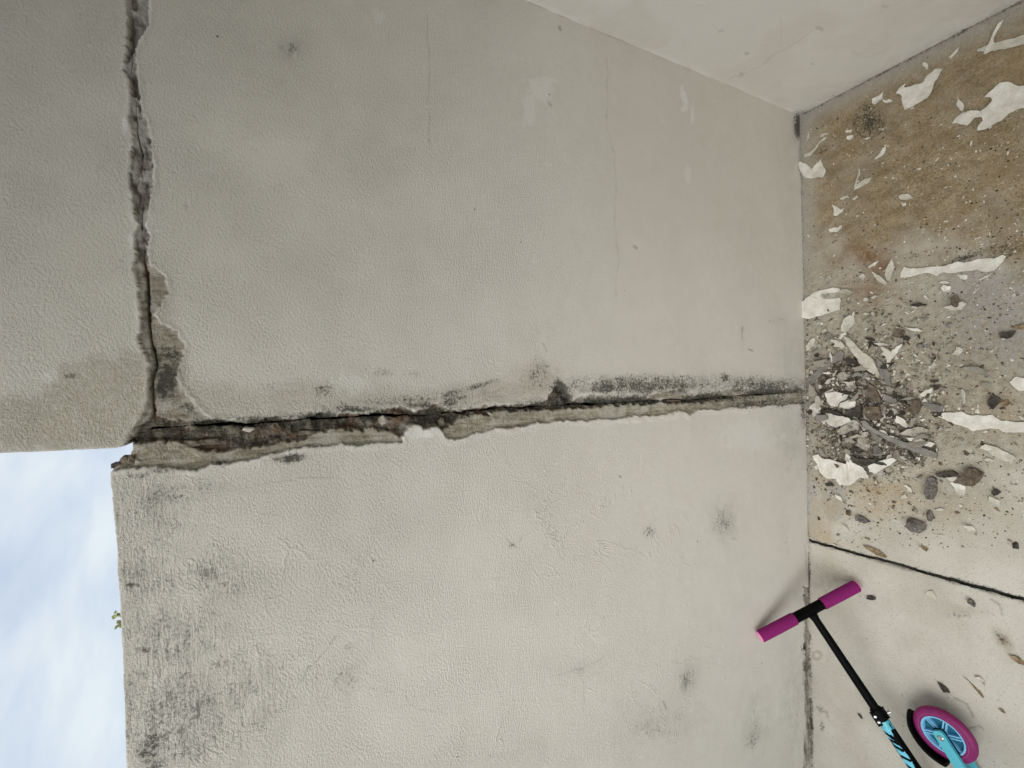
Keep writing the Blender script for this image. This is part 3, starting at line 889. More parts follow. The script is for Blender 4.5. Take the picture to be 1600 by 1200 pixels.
# roof over the part right of the parapet, ground outside
bm = bmesh.new()
add_box(bm, (0.445, -1.75, Z_ROOF + 0.083), (0.765, 0, 0), (0, 1.95, 0), (0, 0, 0.08))
tag(link_bm("roof_slab", bm, M_SOFFIT), kind='structure')
bm = bmesh.new()
add_box(bm, (0.375, -2.1, Z_ROOF / 2), (0.565, 0, 0), (0, 0.07, 0), (0, 0, Z_ROOF / 2))  # unseen wall added behind the camera to darken the right part
tag(link_bm("rear_light_blocker", bm, M_SOFFIT), kind='structure')
bm = bmesh.new()
add_prism(bm, [(-300, -300, -0.6), (300, -300, -0.6), (300, 300, -0.6), (-300, 300, -0.6)], (0, 0, -0.2))
tag(link_bm("ground", bm, M_EARTH), kind='structure')

bm = bmesh.new()
add_box(bm, (-2.45, -2.0, 1.1), (0.08, 0, 0), (0, 1.7, 0), (0, 0, 1.2))  # unseen wall added at the left to block low sky light
tag(link_bm("left_light_blocker", bm, M_SOFFIT), kind='structure')

# ------------------------------------------------------------------ floor: two slabs and the joint between them
J0, J1 = on_floor(1265, 845), on_floor(1600, 937)
MOUND = [(on_floor(1335, 655), 0.028, 0.105, 0.062), (on_floor(1310, 600), 0.016, 0.07, 0.05), (on_floor(1340, 700), 0.014, 0.07, 0.05), (on_floor(1420, 690), 0.008, 0.07, 0.06)]


def mound(x, y):
    h = 0
    for c, a, rx, ry in MOUND:
        h = h + a * np.exp(-((x - c[0]) / rx) ** 2 - ((y - c[1]) / ry) ** 2)
    return h


FLOOR_LINES = [([(1548, 936), (1562, 945), (1566, 960)], 1.0, .6), ([(1312, 745), (1316, 762)], 1, .4), ([(1490, 1090), (1510, 1100), (1520, 1120)], 1.2, .55), ([(1515, 1138), (1530, 1134), (1536, 1140)], 1.0, .6),
               ([(1276, 1104), (1282, 1112), (1292, 1112), (1293, 1120)], 1.2, .5)]


def floor_attrs(co):
    P = trace(co)
    ok = (co[:, 1] > -0.72)
    n = len(co)
    x, y = co[:, 0], co[:, 1]
    A = {k: np.zeros(n) for k in ('brown', 'bluegrey', 'tan', 'dirt', 'rust', 'mold', 'crack')}
    right = x > -0.555
    w = fbm(x * 5, y * 5, 81, 4) - 0.5
    w2 = fbm(x * 18, y * 18, 82, 4) - 0.5
    edge = 440 + 150 * w + 110 * w2
    A['brown'] = right * sstep(50, -60, P[:, 1] - edge) * (1 - 0.75 * np.exp(-((y) / 0.05) ** 2)) * (1 - 0.8 * np.exp(-((X_CORNER - x) / 0.045) ** 2))
    A['bluegrey'] = right * (np.maximum(0.95 * sstep(0, 70, P[:, 0] - 1440 + 60 * w) * sstep(390, 440, P[:, 1] + 30 * w2) * sstep(600, 540, P[:, 1] + 60 * w), 0.85 * np.exp(-((y) / 0.045) ** 2)))
    A['bluegrey'] = np.maximum(A['bluegrey'], right * 0.9 * np.exp(-((X_CORNER - x) / 0.05) ** 2))
    A['bluegrey'] = np.maximum(A['bluegrey'], right * 0.8 * sstep(.35, .5, blob(P, 1303, 780, 22, 38)))
    A['tan'] = right * np.maximum.reduce((1.0 * blob(P, 1350, 770, 110, 60), .8 * blob(P, 1300, 830, 60, 40), .8 * blob(P, 1560, 640, 140, 50), .7 * blob(P, 1440, 740, 70, 30), 0.5 * blob(P, 1500, 800, 120, 30))) * sstep(-.35, .05, w2 + w * .6)
    A['dirt'] = right * (0.45 + 0.5 * w) * sstep(900, 600, P[:, 1] + 80 * w) * (1 - 0.9 * A['brown'])
    A['dirt'] = np.maximum(A['dirt'], right * 0.62 * sstep(380, 420, P[:, 1]) * sstep(780, 680, P[:, 1] + 60 * w2))
    A['dirt'] = np.maximum(A['dirt'], 0) + right * np.maximum(0.7 * blob(P, 1350, 600, 130, 120), 0.6 * blob(P, 1480, 600, 120, 120)) + right * 0.35 * blob(P, 1480, 780, 60, 40)
    A['rust'] = right * np.maximum.reduce((1.0 * blob(P, 1355, 400, 32, 18, 20), .9 * blob(P, 1378, 415, 20, 15), .45 * blob(P, 1350, 455, 40, 22)))
    ring = np.abs(np.hypot((P[:, 0] - 1358) / 1.0, (P[:, 1] - 187) / 1.2) - 24)
    A['mold'] = np.maximum.reduce((0.85 * right * blob(P, 1358, 190, 20, 27), .7 * sstep(4, 0, ring) * (P[:, 1] > 190) * (P[:, 1] < 222), 0.55 * blob(P, 1424, 400, 10, 8), .5 * blob(P, 1570, 390, 50, 14, -20), 0.8 * blob(P, 1515, 400, 40, 8, -20)))
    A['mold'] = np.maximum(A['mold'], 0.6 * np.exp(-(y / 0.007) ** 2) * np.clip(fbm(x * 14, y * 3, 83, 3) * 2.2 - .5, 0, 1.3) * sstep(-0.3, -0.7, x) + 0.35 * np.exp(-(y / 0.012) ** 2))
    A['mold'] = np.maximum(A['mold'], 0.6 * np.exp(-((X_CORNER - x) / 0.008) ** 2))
    A['mold'] = np.maximum.reduce((A['mold'], 0.55 * blob(P, 1568, 1000, 16, 7, 48), .6 * blob(P, 1560, 992, 8, 4, 45), 0.85 * blob(P, 1590, 1030, 13, 5, 35), .35 * blob(P, 1500, 960, 30, 8), .6 * blob(P, 1282, 1108, 6, 6), .6 * blob(P, 1285, 1135, 4, 10)))
    A['rust'] = np.maximum.reduce((A['rust'], .7 * blob(P, 1568, 1000, 20, 9, 48), .45 * sstep(5, 0, np.abs(np.hypot(P[:, 0] - 1277, P[:, 1] - 1024) - 6)), .25 * blob(P, 1500, 950, 30, 7, 10)))
    A['dirt'] = np.maximum(A['dirt'], 0.5 * (~right) * blob(P, 1300, 915, 30, 40))
    for pts, hw, wt_ in FLOOR_LINES:
        A['crack'] = np.maximum(A['crack'], 0.7 * wt_ * sstep(hw + 1.2, hw - .4, d_line(P, pts, 8) + jag(P, 84, .8, .3)))
    for k in A:
        A[k] = np.where(ok, A[k], {'brown': A['brown'], 'bluegrey': A['bluegrey']}.get(k, 0 * A[k]))
    mv = np.zeros((n, 3))
    mv[:, 2] = 0.004 * (fbm(x * 4, y * 4, 85, 3) - .5) - 0.0015 * sstep(.5, .9, A['mold']) - 0.002 * A['crack']
    jd = np.abs(x - (J0[0] + (J1[0] - J0[0]) * (y - J0[1]) / (J1[1] - J0[1])))
    mv[:, 2] -= 0.009 * np.exp(-((jd - 0.003) / 0.0045) ** 2) * np.clip(fbm(y * 60, y * 0, 86, 3) * 2 - .55, 0, 1)
    A['mold'] = np.maximum(A['mold'], 0.75 * np.exp(-(jd / 0.009) ** 2) * fbm(y * 35, x * 40, 89, 3) * 1.6)
    A['_move'] = mv
    return A


def joint_x(y):
    return J0[0] + (J1[0] - J0[0]) * (y - J0[1]) / (J1[1] - J0[1]) + 0.0012 * (fbm(y * 50, y * 0 + .3, 87, 3) - 0.5) + 0.003 * (fbm(y * 13, y * 0 + 4.3, 88, 3) - 0.5)


fy = np.concatenate((np.linspace(0.02, -0.7, 250), np.linspace(-0.74, -3.6, 40)))
u1 = np.concatenate((np.linspace(0, 1.51, 520), ))
me = grid_mesh("floor_slab", lambda u, v: np.stack((joint_x(v) + 0.0042 + u * (X_CORNER + 0.02 - joint_x(v)) / 1.51, v, v * 0), 1), u1, fy, None, floor_attrs)
tag(link_mesh("floor_slab", me, M_FLOOR), kind='structure')
u2 = np.concatenate((np.linspace(0, 0.75, 260), np.linspace(0.8, 2.05, 40)))
me = grid_mesh("floor_slab", lambda u, v: np.stack((joint_x(v) - 0.0042 - u, v, v * 0 + 0.001), 1), u2[::-1], fy, None, floor_attrs)
tag(link_mesh("floor_slab", me, M_FLOOR), kind='structure')
bm = bmesh.new()
add_prism(bm, [(-2.6, 0.0, -0.03), (1.1, 0.0, -0.03), (1.1, -3.6, -0.03), (-2.6, -3.6, -0.03)], (0, 0, -0.12))
tag(link_bm("floor_base", bm, M_JOINT), kind='structure')
bm = bmesh.new()
prev = None
for k in range(160):
    y = 0.01 - k * 3.6 / 159
    c = float(joint_x(np.array([y]))[0])
    h = -0.007 + 0.004 * random.random()
    row = [bm.verts.new((c - 0.012, y, -0.02)), bm.verts.new((c - 0.002, y, h)), bm.verts.new((c + 0.002, y, h - 0.002)), bm.verts.new((c + 0.012, y, -0.02))]
    if prev:
        for i in range(3):
            bm.faces.new((prev[i], prev[i + 1], row[i + 1], row[i]))
    prev = row
tag(link_bm("floor_joint", bm, M_JOINT), kind='structure')


# ------------------------------------------------------------------ debris
def drop(px, py):
    """point of the photograph on the floor or on the heap"""
    p = on_floor(px, py, 0.0)
    for _ in range(4):
        p = on_floor(px, py, float(mound(p[0], p[1])))
    return p


def sheet(name, pts_px, mat, thick=0.0014, curl=0.004, lift=0.002, seed=0, tilt=0.0, rag=0.0015):
    """a flake of paint or a slab: the outline is broken up and the sheet warped, with a real thickness"""
    rnd = random.Random(seed)
    P = [drop(*p) for p in pts_px]
    c = sum(P) / len(P)
    Q = [(p[0] - c[0], p[1] - c[1]) for p in P]
    out = []
    n = len(Q)
    for i in range(n):                                     # ragged rim
        a, b = Q[i], Q[(i + 1) % n]
        ln = math.hypot(b[0] - a[0], b[1] - a[1])
        k = max(1, min(7, int(ln / 0.006)))
        for j in range(k):
            f = j / k
            e = min(rag, ln * 0.09) if j else 0.0
            out.append((a[0] + (b[0] - a[0]) * f + rnd.uniform(-e, e), a[1] + (b[1] - a[1]) * f + rnd.uniform(-e, e)))
    bm = bmesh.new()
    vs = [bm.verts.new((q[0], q[1], 0)) for q in out]
    for tri in tessellate_polygon([[Vector((q[0], q[1], 0)) for q in out]]):
        try:
            bm.faces.new([vs[i] for i in tri])
        except ValueError:
            pass
    loose = [v for v in bm.verts if not v.link_faces]
    if loose:
        bmesh.ops.delete(bm, geom=loose, context='VERTS')
    bmesh.ops.subdivide_edges(bm, edges=[e for e in bm.edges if e.calc_length() > 0.012], cuts=1)
    bmesh.ops.triangulate(bm, faces=bm.faces[:])
    r = max(math.hypot(*q) for q in Q)
    ang = rnd.uniform(0, math.pi)
    ca, sa = math.cos(ang), math.sin(ang)
    sx, sy = rnd.uniform(-1, 1), rnd.uniform(-1, 1)
    o1, o2 = rnd.uniform(0, 6), rnd.uniform(0, 6)
    for v in bm.verts:
        u = (ca * v.co.x + sa * v.co.y) / r
        v.co.z = 1.7 * curl * u * u + 0.25 * curl * math.sin(o1 + v.co.x * 140) * math.sin(o2 + v.co.y * 130) + tilt * (sx * v.co.x + sy * v.co.y) / r * 0.5
        v.co.z += float(mound(c[0] + v.co.x, c[1] + v.co.y)) - float(mound(c[0], c[1]))
    low = min(v.co.z - (float(mound(c[0] + v.co.x, c[1] + v.co.y)) - float(mound(c[0], c[1]))) for v in bm.verts)
    g = bmesh.ops.extrude_face_region(bm, geom=bm.faces[:])
    for e in g['geom']:
        if isinstance(e, bmesh.types.BMVert):
            e.co.z += thick
    bmesh.ops.recalc_face_normals(bm, faces=bm.faces[:])
    me = bpy.data.meshes.new(name)
    bm.to_mesh(me)
    bm.free()
    o = link_mesh(name, me, mat)
    if float(mound(c[0], c[1])) > 0.008:                   # the big pieces lie on top of the crumbs
        lift += 0.006
    o.location = (c[0], c[1], c[2] - low + lift)
    return o


def hull_mesh(name, size, seed, n=16):
    rnd = random.Random(seed)
    bm = bmesh.new()
    for _ in range(n):
        v = Vector((rnd.gauss(0, 1), rnd.gauss(0, 1), rnd.gauss(0, 1))).normalized() * rnd.uniform(0.75, 1.1)
        bm.verts.new((v.x * size[0], v.y * size[1], v.z * size[2]))
    r = bmesh.ops.convex_hull(bm, input=bm.verts[:])
    junk = list({e for e in r.get('geom_interior', []) + r.get('geom_unused', []) if isinstance(e, bmesh.types.BMVert)})
    if junk:
        bmesh.ops.delete(bm, geom=junk, context='VERTS')
    me = bpy.data.meshes.new(name)
    bm.to_mesh(me)
    bm.free()
    return me


def crop(ox, oy, pts, s=4.444):
    return [(ox + x / s, oy + y / s) for x, y in pts]


A_, B_, C_, D_ = (1240, 0), (1240, 250), (1240, 480), (1240, 680)
FLAKES = [
    # crop origin, name, category, label, material, thickness, curl, outline
    (A_, "paint_flake", "paint flake", "white paint flake shaped like a flying bird on brown concrete near the side wall", M_FLAKE, .0012, .004,
     [(1040, 482), (990, 480), (930, 530), (900, 580), (850, 590), (790, 610), (745, 615), (720, 655), (755, 665), (760, 720), (775, 765), (830, 745), (890, 710), (940, 680), (965, 640), (985, 570), (1015, 530)]),
    (A_, "paint_chip", "paint chip", "narrow chip touching the tail of the bird shaped white flake", M_FLAKE, .001, .003, [(782, 582), (750, 602), (728, 640), (740, 648), (768, 612)]),
    (A_, "paint_flake", "paint flake", "small kinked white flake between the round damp stain and the bird shaped flake", M_FLAKE, .0012, .005,
     [(630, 640), (600, 665), (555, 690), (550, 720), (570, 730), (600, 705), (630, 690), (620, 670)]),
    (A_, "paint_chip", "paint chip", "tiny white chip just under the kinked flake beside the round damp stain", M_FLAKE, .0012, .003, [(695, 700), (670, 690), (645, 700), (628, 695), (630, 712), (650, 718), (690, 715)]),
    (A_, "paint_chip", "paint chip", "small two lobed white chip between bird shaped flake and side wall", M_FLAKE, .001, .003, [(930, 440), (905, 435), (900, 460), (925, 485), (940, 485), (940, 460)]),
    (A_, "paint_chip", "paint chip", "lone white sliver on the brown concrete below the side wall", M_FLAKE, .001, .002, [(1155, 330), (1120, 360), (1085, 400), (1095, 408), (1140, 365)]),
    (A_, "paint_flake", "paint flake", "long straight white paint strip lying under a curved strip near the side wall", M_FLAKE_D, .0012, .002,
     [(1640, 240), (1520, 272), (1400, 300), (1285, 342), (1280, 362), (1340, 360), (1470, 345), (1530, 330), (1640, 300)]),
    (A_, "paint_flake", "paint flake", "curved tongue of white paint lying across the long straight strip", M_FLAKE, .0012, .006,
     [(1470, 150), (1430, 175), (1390, 235), (1370, 285), (1345, 330), (1325, 380), (1345, 385), (1385, 360), (1415, 315), (1395, 295), (1395, 260), (1420, 220), (1445, 190)]),
    (A_, "paint_flake", "paint flake", "largest white paint sheet on the brown concrete, with ragged arms", M_FLAKE, .0014, .004,
     [(1680, 590), (1560, 600), (1520, 580), (1470, 575), (1440, 580), (1395, 620), (1360, 650), (1330, 680), (1375, 680), (1385, 700), (1350, 740), (1300, 775), (1240, 770), (1170, 790), (1125, 830), (1105, 860), (1150, 860), (1210, 875),
      (1260, 820), (1310, 815), (1320, 840), (1290, 875), (1280, 905), (1330, 905), (1390, 870), (1450, 840), (1500, 790), (1550, 765), (1680, 735)]),
    (A_, "paint_chip", "paint chip", "pointed white chip beside the largest paint sheet on brown concrete", M_FLAKE, .001, .002, [(1145, 680), (1138, 740), (1175, 775), (1185, 760), (1180, 720)]),
    (A_, "paint_chip", "paint chip", "upper white chip of the pair lying on the round damp stain", M_FLAKE, .001, .002, [(415, 905), (370, 905), (365, 918), (400, 925)]),
    (A_, "paint_chip", "paint chip", "lower jagged white chip of the pair lying on the round damp stain", M_FLAKE, .001, .003, [(420, 940), (380, 950), (375, 970), (400, 975), (420, 960)]),
    (A_, "paint_chip", "paint chip", "thin white sliver on the rim of the round damp stain", M_FLAKE, .001, .002, [(540, 955), (480, 965), (510, 972)]),
    (A_, "paint_flake", "paint flake", "wavy white paint strip beside the brown leaf in the dirty corner", M_FLAKE_D, .0012, .003, [(235, 955), (215, 955), (175, 1000), (130, 1050), (75, 1080), (85, 1095), (120, 1085), (150, 1050), (190, 990), (225, 970)]),
    (A_, "paint_chip", "paint chip", "upright chip nearest the inner corner of the two walls", M_FLAKE_D, .001, .002, [(110, 910), (95, 950), (95, 990), (115, 960)]),
    (A_, "paint_chip", "paint chip", "small chip between wavy strip and round damp stain", M_FLAKE_D, .001, .002, [(235, 920), (195, 935), (185, 955), (215, 950)]),
    (A_, "paint_chip", "paint chip", "slanting slender white flake below the round damp stain", M_FLAKE, .001, .003, [(650, 1020), (625, 1030), (600, 1070), (570, 1105), (580, 1110), (630, 1070), (645, 1045)]),
    (A_, "dry_leaf", "leaf", "curled brown leaf beside the wavy paint strip in the corner", M_LEAF, .001, .010, [(240, 1020), (200, 1025), (150, 1070), (200, 1075), (235, 1055)]),
    (A_, "paint_flake", "paint flake", "notched white flake propped against the foot of the cracked wall near the corner", M_FLAKE, .0014, .006,
     [(55, 1125), (35, 1140), (50, 1180), (70, 1225), (130, 1245), (170, 1235), (215, 1235), (235, 1190), (205, 1140), (195, 1108), (170, 1135), (130, 1175), (100, 1145)]),
    (B_, "paint_flake", "paint flake", "V shaped white paint flake on the brown concrete", M_FLAKE_D, .001, .004,
     [(462, 45), (450, 110), (430, 170), (420, 212), (470, 190), (520, 165), (550, 125), (510, 130), (465, 155), (441, 175), (447, 140), (466, 100)]),
    (B_, "paint_flake", "paint flake", "half moon white flake standing alone on brown concrete", M_FLAKE_D, .0012, .004, [(735, 255), (760, 240), (800, 237), (845, 262), (820, 272), (780, 278), (745, 275)]),
    (B_, "paint_chip", "paint chip", "small squarish chip just below the half moon flake", M_FLAKE, .001, .002, [(785, 298), (755, 305), (760, 325), (785, 318)]),
    (B_, "paint_chip", "paint chip", "slim bent chip below the V shaped flake", M_FLAKE_D, .001, .003, [(385, 245), (350, 255), (328, 275), (345, 277), (375, 258)]),
    (B_, "paint_chip", "paint chip", "tent shaped chip right below the V shaped flake", M_FLAKE_D, .001, .004, [(465, 262), (440, 248), (415, 275), (425, 280), (445, 262)]),
    (B_, "paint_flake", "paint flake", "white flake with one pointed horn near the wall foot", M_FLAKE, .0012, .005, [(360, 335), (330, 345), (305, 325), (275, 310), (285, 350), (280, 385), (300, 390), (350, 360)]),
    (B_, "paint_flake", "paint flake", "lobed white flake below the horned one near the wall foot", M_FLAKE, .0012, .005, [(350, 455), (330, 455), (310, 470), (285, 470), (258, 485), (265, 505), (310, 500), (345, 480)]),
    (B_, "paint_flake", "paint flake", "long ragged white paint strip between brown and grey concrete", M_FLAKE, .0014, .003,
     [(1480, 670), (1455, 660), (1400, 685), (1300, 685), (1240, 705), (1190, 715), (1145, 705), (1060, 735), (970, 740), (890, 752), (820, 755), (770, 740), (750, 780), (748, 820), (800, 815), (860, 800), (920, 785), (960, 790), (1000, 808), (1040, 780),
      (1110, 785), (1200, 770), (1290, 765), (1330, 778), (1390, 770), (1430, 735)]),
    (B_, "paint_chip", "paint chip", "oval chip under the long ragged strip between brown and grey concrete", M_FLAKE, .001, .003, [(1210, 800), (1140, 792), (1165, 825), (1195, 835), (1212, 820)]),
    (B_, "paint_chip", "paint chip", "spindle shaped chip above the dark domed lump", M_FLAKE, .001, .003, [(1095, 852), (1050, 840), (1015, 850), (1050, 862)]),
    (B_, "paint_flake", "paint flake", "crumpled white flake just above the dark domed lump", M_FLAKE, .0014, .008, [(1100, 880), (1060, 870), (1035, 890), (1045, 915), (1045, 945), (1065, 945), (1095, 905)]),
    (B_, "paint_chip", "paint chip", "small white triangle left of the dark domed lump", M_FLAKE, .001, .002, [(945, 970), (920, 938), (905, 945), (925, 968)]),
    (B_, "paint_chip", "paint chip", "thin splinter under the pointed end of the long ragged strip", M_FLAKE, .001, .002, [(1380, 785), (1330, 810), (1290, 832), (1300, 837), (1350, 812)]),
    (B_, "paint_flake", "paint flake", "big white paint sheet lying against the wall foot with a plaster stick on it", M_FLAKE, .0016, .004,
     [(330, 895), (280, 885), (220, 900), (150, 920), (68, 985), (68, 1095), (110, 1105), (200, 1080), (260, 1060), (330, 1040), (335, 980), (330, 930)]),
    (B_, "plaster_shard", "plaster shard", "beige plaster stick lying on the big white sheet at the wall foot", M_PLASTER, .007, .002, [(420, 915), (380, 895), (330, 905), (320, 920), (205, 935), (205, 955), (240, 968), (330, 960), (400, 940)]),
    (B_, "plaster_shard", "plaster shard", "left arm of two white shards meeting in a V above the heap", M_FLAKE_D, .006, .003, [(550, 775), (600, 800), (655, 850), (640, 870), (590, 840)]),
    (B_, "plaster_shard", "plaster shard", "right arm of two white shards meeting in a V above the heap", M_FLAKE_D, .007, .003, [(690, 690), (705, 745), (690, 800), (665, 840), (640, 800), (655, 750)]),
    (B_, "paint_chip", "paint chip", "leaf shaped white chip on the rust stain above the heap", M_FLAKE, .0012, .004, [(600, 700), (560, 715), (520, 740), (530, 752), (570, 735)]),
    (B_, "paint_chip", "paint chip", "grey four sided chip below the rust stain above the heap", M_FLAKE_D, .0015, .002, [(505, 810), (480, 788), (460, 810), (480, 835)]),
    (B_, "plaster_shard", "plaster shard", "tan finger of plaster standing off the big white sheet's upper corner", M_PLASTER, .006, .002, [(265, 800), (235, 810), (220, 865), (235, 870), (270, 820)]),
    (C_, "plaster_shard", "plaster shard", "pale club shaped shard at the upper edge of the heap", M_FLAKE_D, .007, .004, [(405, 55), (365, 80), (340, 130), (335, 165), (360, 175), (395, 165), (405, 135), (435, 110), (430, 75)]),
    (C_, "plaster_shard", "plaster shard", "slim white splinter pointing down from the club shaped shard", M_FLAKE, .004, .003, [(365, 175), (335, 185), (300, 240), (285, 275), (300, 272), (330, 225), (370, 190)]),
    (C_, "cement_slat", "cement slat", "smooth grey paddle shaped slat leaning at the wall foot", M_GREYSLAT, .007, .002, [(355, 320), (330, 300), (280, 340), (220, 400), (130, 470), (98, 510), (98, 550), (120, 550), (160, 510), (210, 450), (270, 400), (340, 360)]),
    (C_, "plaster_slab", "plaster slab", "long pale rubble slab with a pointed end crossing the heap", M_FLAKE_D, .010, .006, [(360, 200), (400, 215), (480, 300), (560, 360), (610, 470), (590, 480), (540, 450), (480, 400), (440, 340), (380, 260)]),
    (C_, "cement_slat", "cement slat", "dark grey bent slat along the outer side of the pale rubble slab", M_GREYSLAT, .006, .004, [(575, 345), (620, 380), (665, 450), (690, 550), (670, 555), (640, 510), (600, 430)]),
    (C_, "plaster_shard", "plaster shard", "left one of two leaf shaped shards at the wall above the grey paddle", M_FLAKE_D, .004, .003, [(150, 210), (120, 230), (92, 270), (97, 305), (140, 270), (155, 235)]),
    (C_, "plaster_shard", "plaster shard", "right one of two leaf shaped shards at the wall above the grey paddle", M_PLASTER, .004, .003, [(160, 230), (205, 270), (180, 300), (145, 290)]),
    (C_, "paint_flake", "paint flake", "arrow shaped white flake right of the heap", M_FLAKE, .002, .004, [(760, 255), (720, 275), (680, 310), (640, 355), (660, 370), (690, 360), (730, 310)]),
    (C_, "paint_flake", "paint flake", "brightest white paint sheet on top of the heap, left half of the pair", M_FLAKE, .002, .006, [(240, 600), (300, 585), (395, 608), (380, 640), (330, 660), (320, 690), (270, 685), (245, 650)]),
    (C_, "paint_flake", "paint flake", "bright white paint sheet on top of the heap, right half of the pair", M_FLAKE, .002, .007, [(402, 640), (450, 650), (440, 690), (390, 708), (340, 692), (336, 668)]),
    (C_, "paint_flake", "paint flake", "white flake with a split corner squeezed between heap and wall", M_FLAKE, .002, .007, [(165, 660), (195, 690), (195, 735), (150, 760), (130, 720), (98, 715), (130, 680)]),
    (C_, "paint_flake", "paint flake", "white slab below the dark gap in the heap", M_FLAKE, .004, .006, [(235, 735), (300, 735), (400, 770), (415, 795), (300, 835), (250, 810), (215, 780)]),
    (C_, "plaster_slab", "plaster slab", "beige plaster piece joined to the lower edge of the white slab in the heap", M_PLASTER, .008, .004, [(430, 780), (470, 800), (460, 850), (400, 860), (350, 885), (320, 860), (370, 815)]),
    (C_, "cement_slat", "cement slat", "longest grey slat, jutting from the heap over the sandy concrete", M_GREYSLAT, .009, .002,
     [(480, 790), (510, 785), (570, 840), (660, 890), (760, 925), (900, 970), (1010, 1010), (1005, 1045), (960, 1035), (850, 1000), (740, 960), (640, 910), (570, 870), (500, 830)]),
    (C_, "paint_chip", "paint chip", "white chip stuck on the upper end of the longest grey slat", M_FLAKE, .0015, .002, [(590, 845), (640, 860), (662, 885), (655, 908), (615, 890)]),
    (C_, "paint_flake", "paint flake", "white flake with dark holes behind the end of the longest grey slat", M_FLAKE, .002, .006, [(780, 905), (850, 905), (930, 930), (990, 945), (960, 970), (880, 950), (820, 935)]),
    (C_, "paint_flake", "paint flake", "plain white tongue shaped flake right of the heap's dark gap", M_FLAKE, .003, .005, [(725, 752), (770, 775), (802, 810), (797, 837), (760, 825), (715, 790)]),
    (C_, "paint_flake", "paint flake", "longest white paint strip, running out of the heap over sandy concrete", M_FLAKE, .0016, .003,
     [(985, 740), (1030, 735), (1090, 730), (1180, 725), (1230, 750), (1300, 750), (1390, 750), (1440, 785), (1530, 795), (1680, 800), (1680, 865), (1540, 870), (1460, 865), (1430, 845), (1350, 845), (1250, 860), (1190, 830), (1120, 810), (1060, 780)]),
    (C_, "paint_flake", "paint flake", "white flake on grey concrete just above the longest strip", M_FLAKE, .0014, .004, [(1660, 500), (1550, 480), (1505, 520), (1530, 550), (1570, 580), (1660, 592)]),
    (C_, "stone_shard", "stone shard", "black angular shard lying on the bluish grey concrete", M_DARK, .008, .002, [(1440, 180), (1480, 175), (1550, 165), (1530, 195), (1490, 220), (1440, 215)]),
    (C_, "stone_shard", "stone shard", "black diamond shaped shard above the longest white strip", M_DARK, .007, .002, [(1390, 595), (1445, 640), (1430, 660), (1390, 710), (1355, 680), (1355, 650)]),
    (C_, "dry_leaf", "leaf", "brown dry leaf next to the black diamond shaped shard", M_LEAF, .001, .008, [(1520, 655), (1485, 640), (1445, 665), (1450, 685), (1490, 685)]),
    (C_, "dry_leaf", "leaf", "dark brown leaf scrap near the black angular shard", M_LEAF, .001, .008, [(1640, 115), (1560, 128), (1518, 138), (1540, 152), (1640, 152)]),
    (C_, "cement_slat", "cement slat", "pale oblong slat lying alone on the sandy concrete", M_FLAKE_D, .007, .002, [(1340, 950), (1400, 965), (1550, 1040), (1530, 1085), (1480, 1070), (1400, 1035), (1360, 1000), (1300, 980)]),
    (C_, "paint_chip", "paint chip", "pale lens shaped chip beside the lone oblong slat", M_FLAKE_D, .002, .003, [(1350, 1045), (1400, 1060), (1380, 1080), (1320, 1060)]),
    (C_, "paint_flake", "paint flake", "crumpled pale flake alone on the speckled grey concrete", M_FLAKE_D, .0014, .008, [(1195, 290), (1140, 275), (1120, 315), (1108, 330), (1150, 332)]),
    (C_, "paint_flake", "paint flake", "oval white flake beside a black pebble right of the heap", M_FLAKE, .002, .006, [(980, 560), (920, 575), (885, 605), (900, 622), (960, 597)]),
    (C_, "paint_chip", "paint chip", "white chip with a point, below the oval flake right of the heap", M_FLAKE, .002, .004, [(915, 632), (940, 660), (940, 690), (912, 682), (900, 655)]),
    (C_, "paint_chip", "paint chip", "flat little white chip beside the greenish stone right of the heap", M_FLAKE, .0015, .002, [(945, 652), (985, 665), (945, 677)]),
    (C_, "stone_shard", "stone shard", "greenish grey flat stone right of the heap", M_GREYSLAT, .010, .002, [(1010, 662), (1045, 700), (1030, 727), (980, 715), (985, 680)]),
    (C_, "brick_fragment", "brick fragment", "reddish brown masonry bit at the upper right of the heap", M_BROWN, .012, .003, [(740, 148), (782, 170), (750, 212), (698, 202)]),
    (C_, "brick_fragment", "brick fragment", "brown plate standing up out of the right flank of the heap", M_BROWN, .012, .004, [(830, 640), (890, 640), (895, 690), (862, 742), (800, 722), (830, 680)]),
    (C_, "stone_shard", "stone shard", "dark brown shard covering the middle of the heap under the bright sheets", M_DARK, .008, .006, [(400, 712), (445, 690), (490, 680), (490, 740), (470, 765), (400, 755), (370, 735)]),
    (C_, "stone_shard", "stone shard", "long dark strip standing in for the shaded gap under the two bright sheets of the heap", M_DARK, .006, .004, [(190, 725), (250, 705), (330, 730), (370, 755), (330, 755), (250, 735)]),  # dark sheet standing in for the shade of a gap in the heap
    (C_, "plaster_slab", "plaster slab", "grey fan shaped slab behind the longest grey slat", M_PLASTER, .007, .004, [(790, 850), (880, 830), (950, 850), (900, 905), (840, 900), (745, 880)]),
    (C_, "plaster_slab", "plaster slab", "dark grey plate at the right end of the heap with a pale patch", M_GREYSLAT, .007, .004, [(640, 600), (690, 620), (725, 640), (720, 670), (660, 655), (630, 640)]),
    (C_, "stone_shard", "stone shard", "dark triangular plate next to the grey plate at the heap's right end", M_DARK, .008, .004, [(735, 610), (770, 630), (800, 670), (760, 668), (728, 650)]),
    (C_, "plaster_slab", "plaster slab", "brown mossy slab with a broken corner in the centre of the heap", M_BROWN, .010, .004, [(540, 530), (580, 560), (620, 650), (610, 665), (540, 650), (510, 600)]),
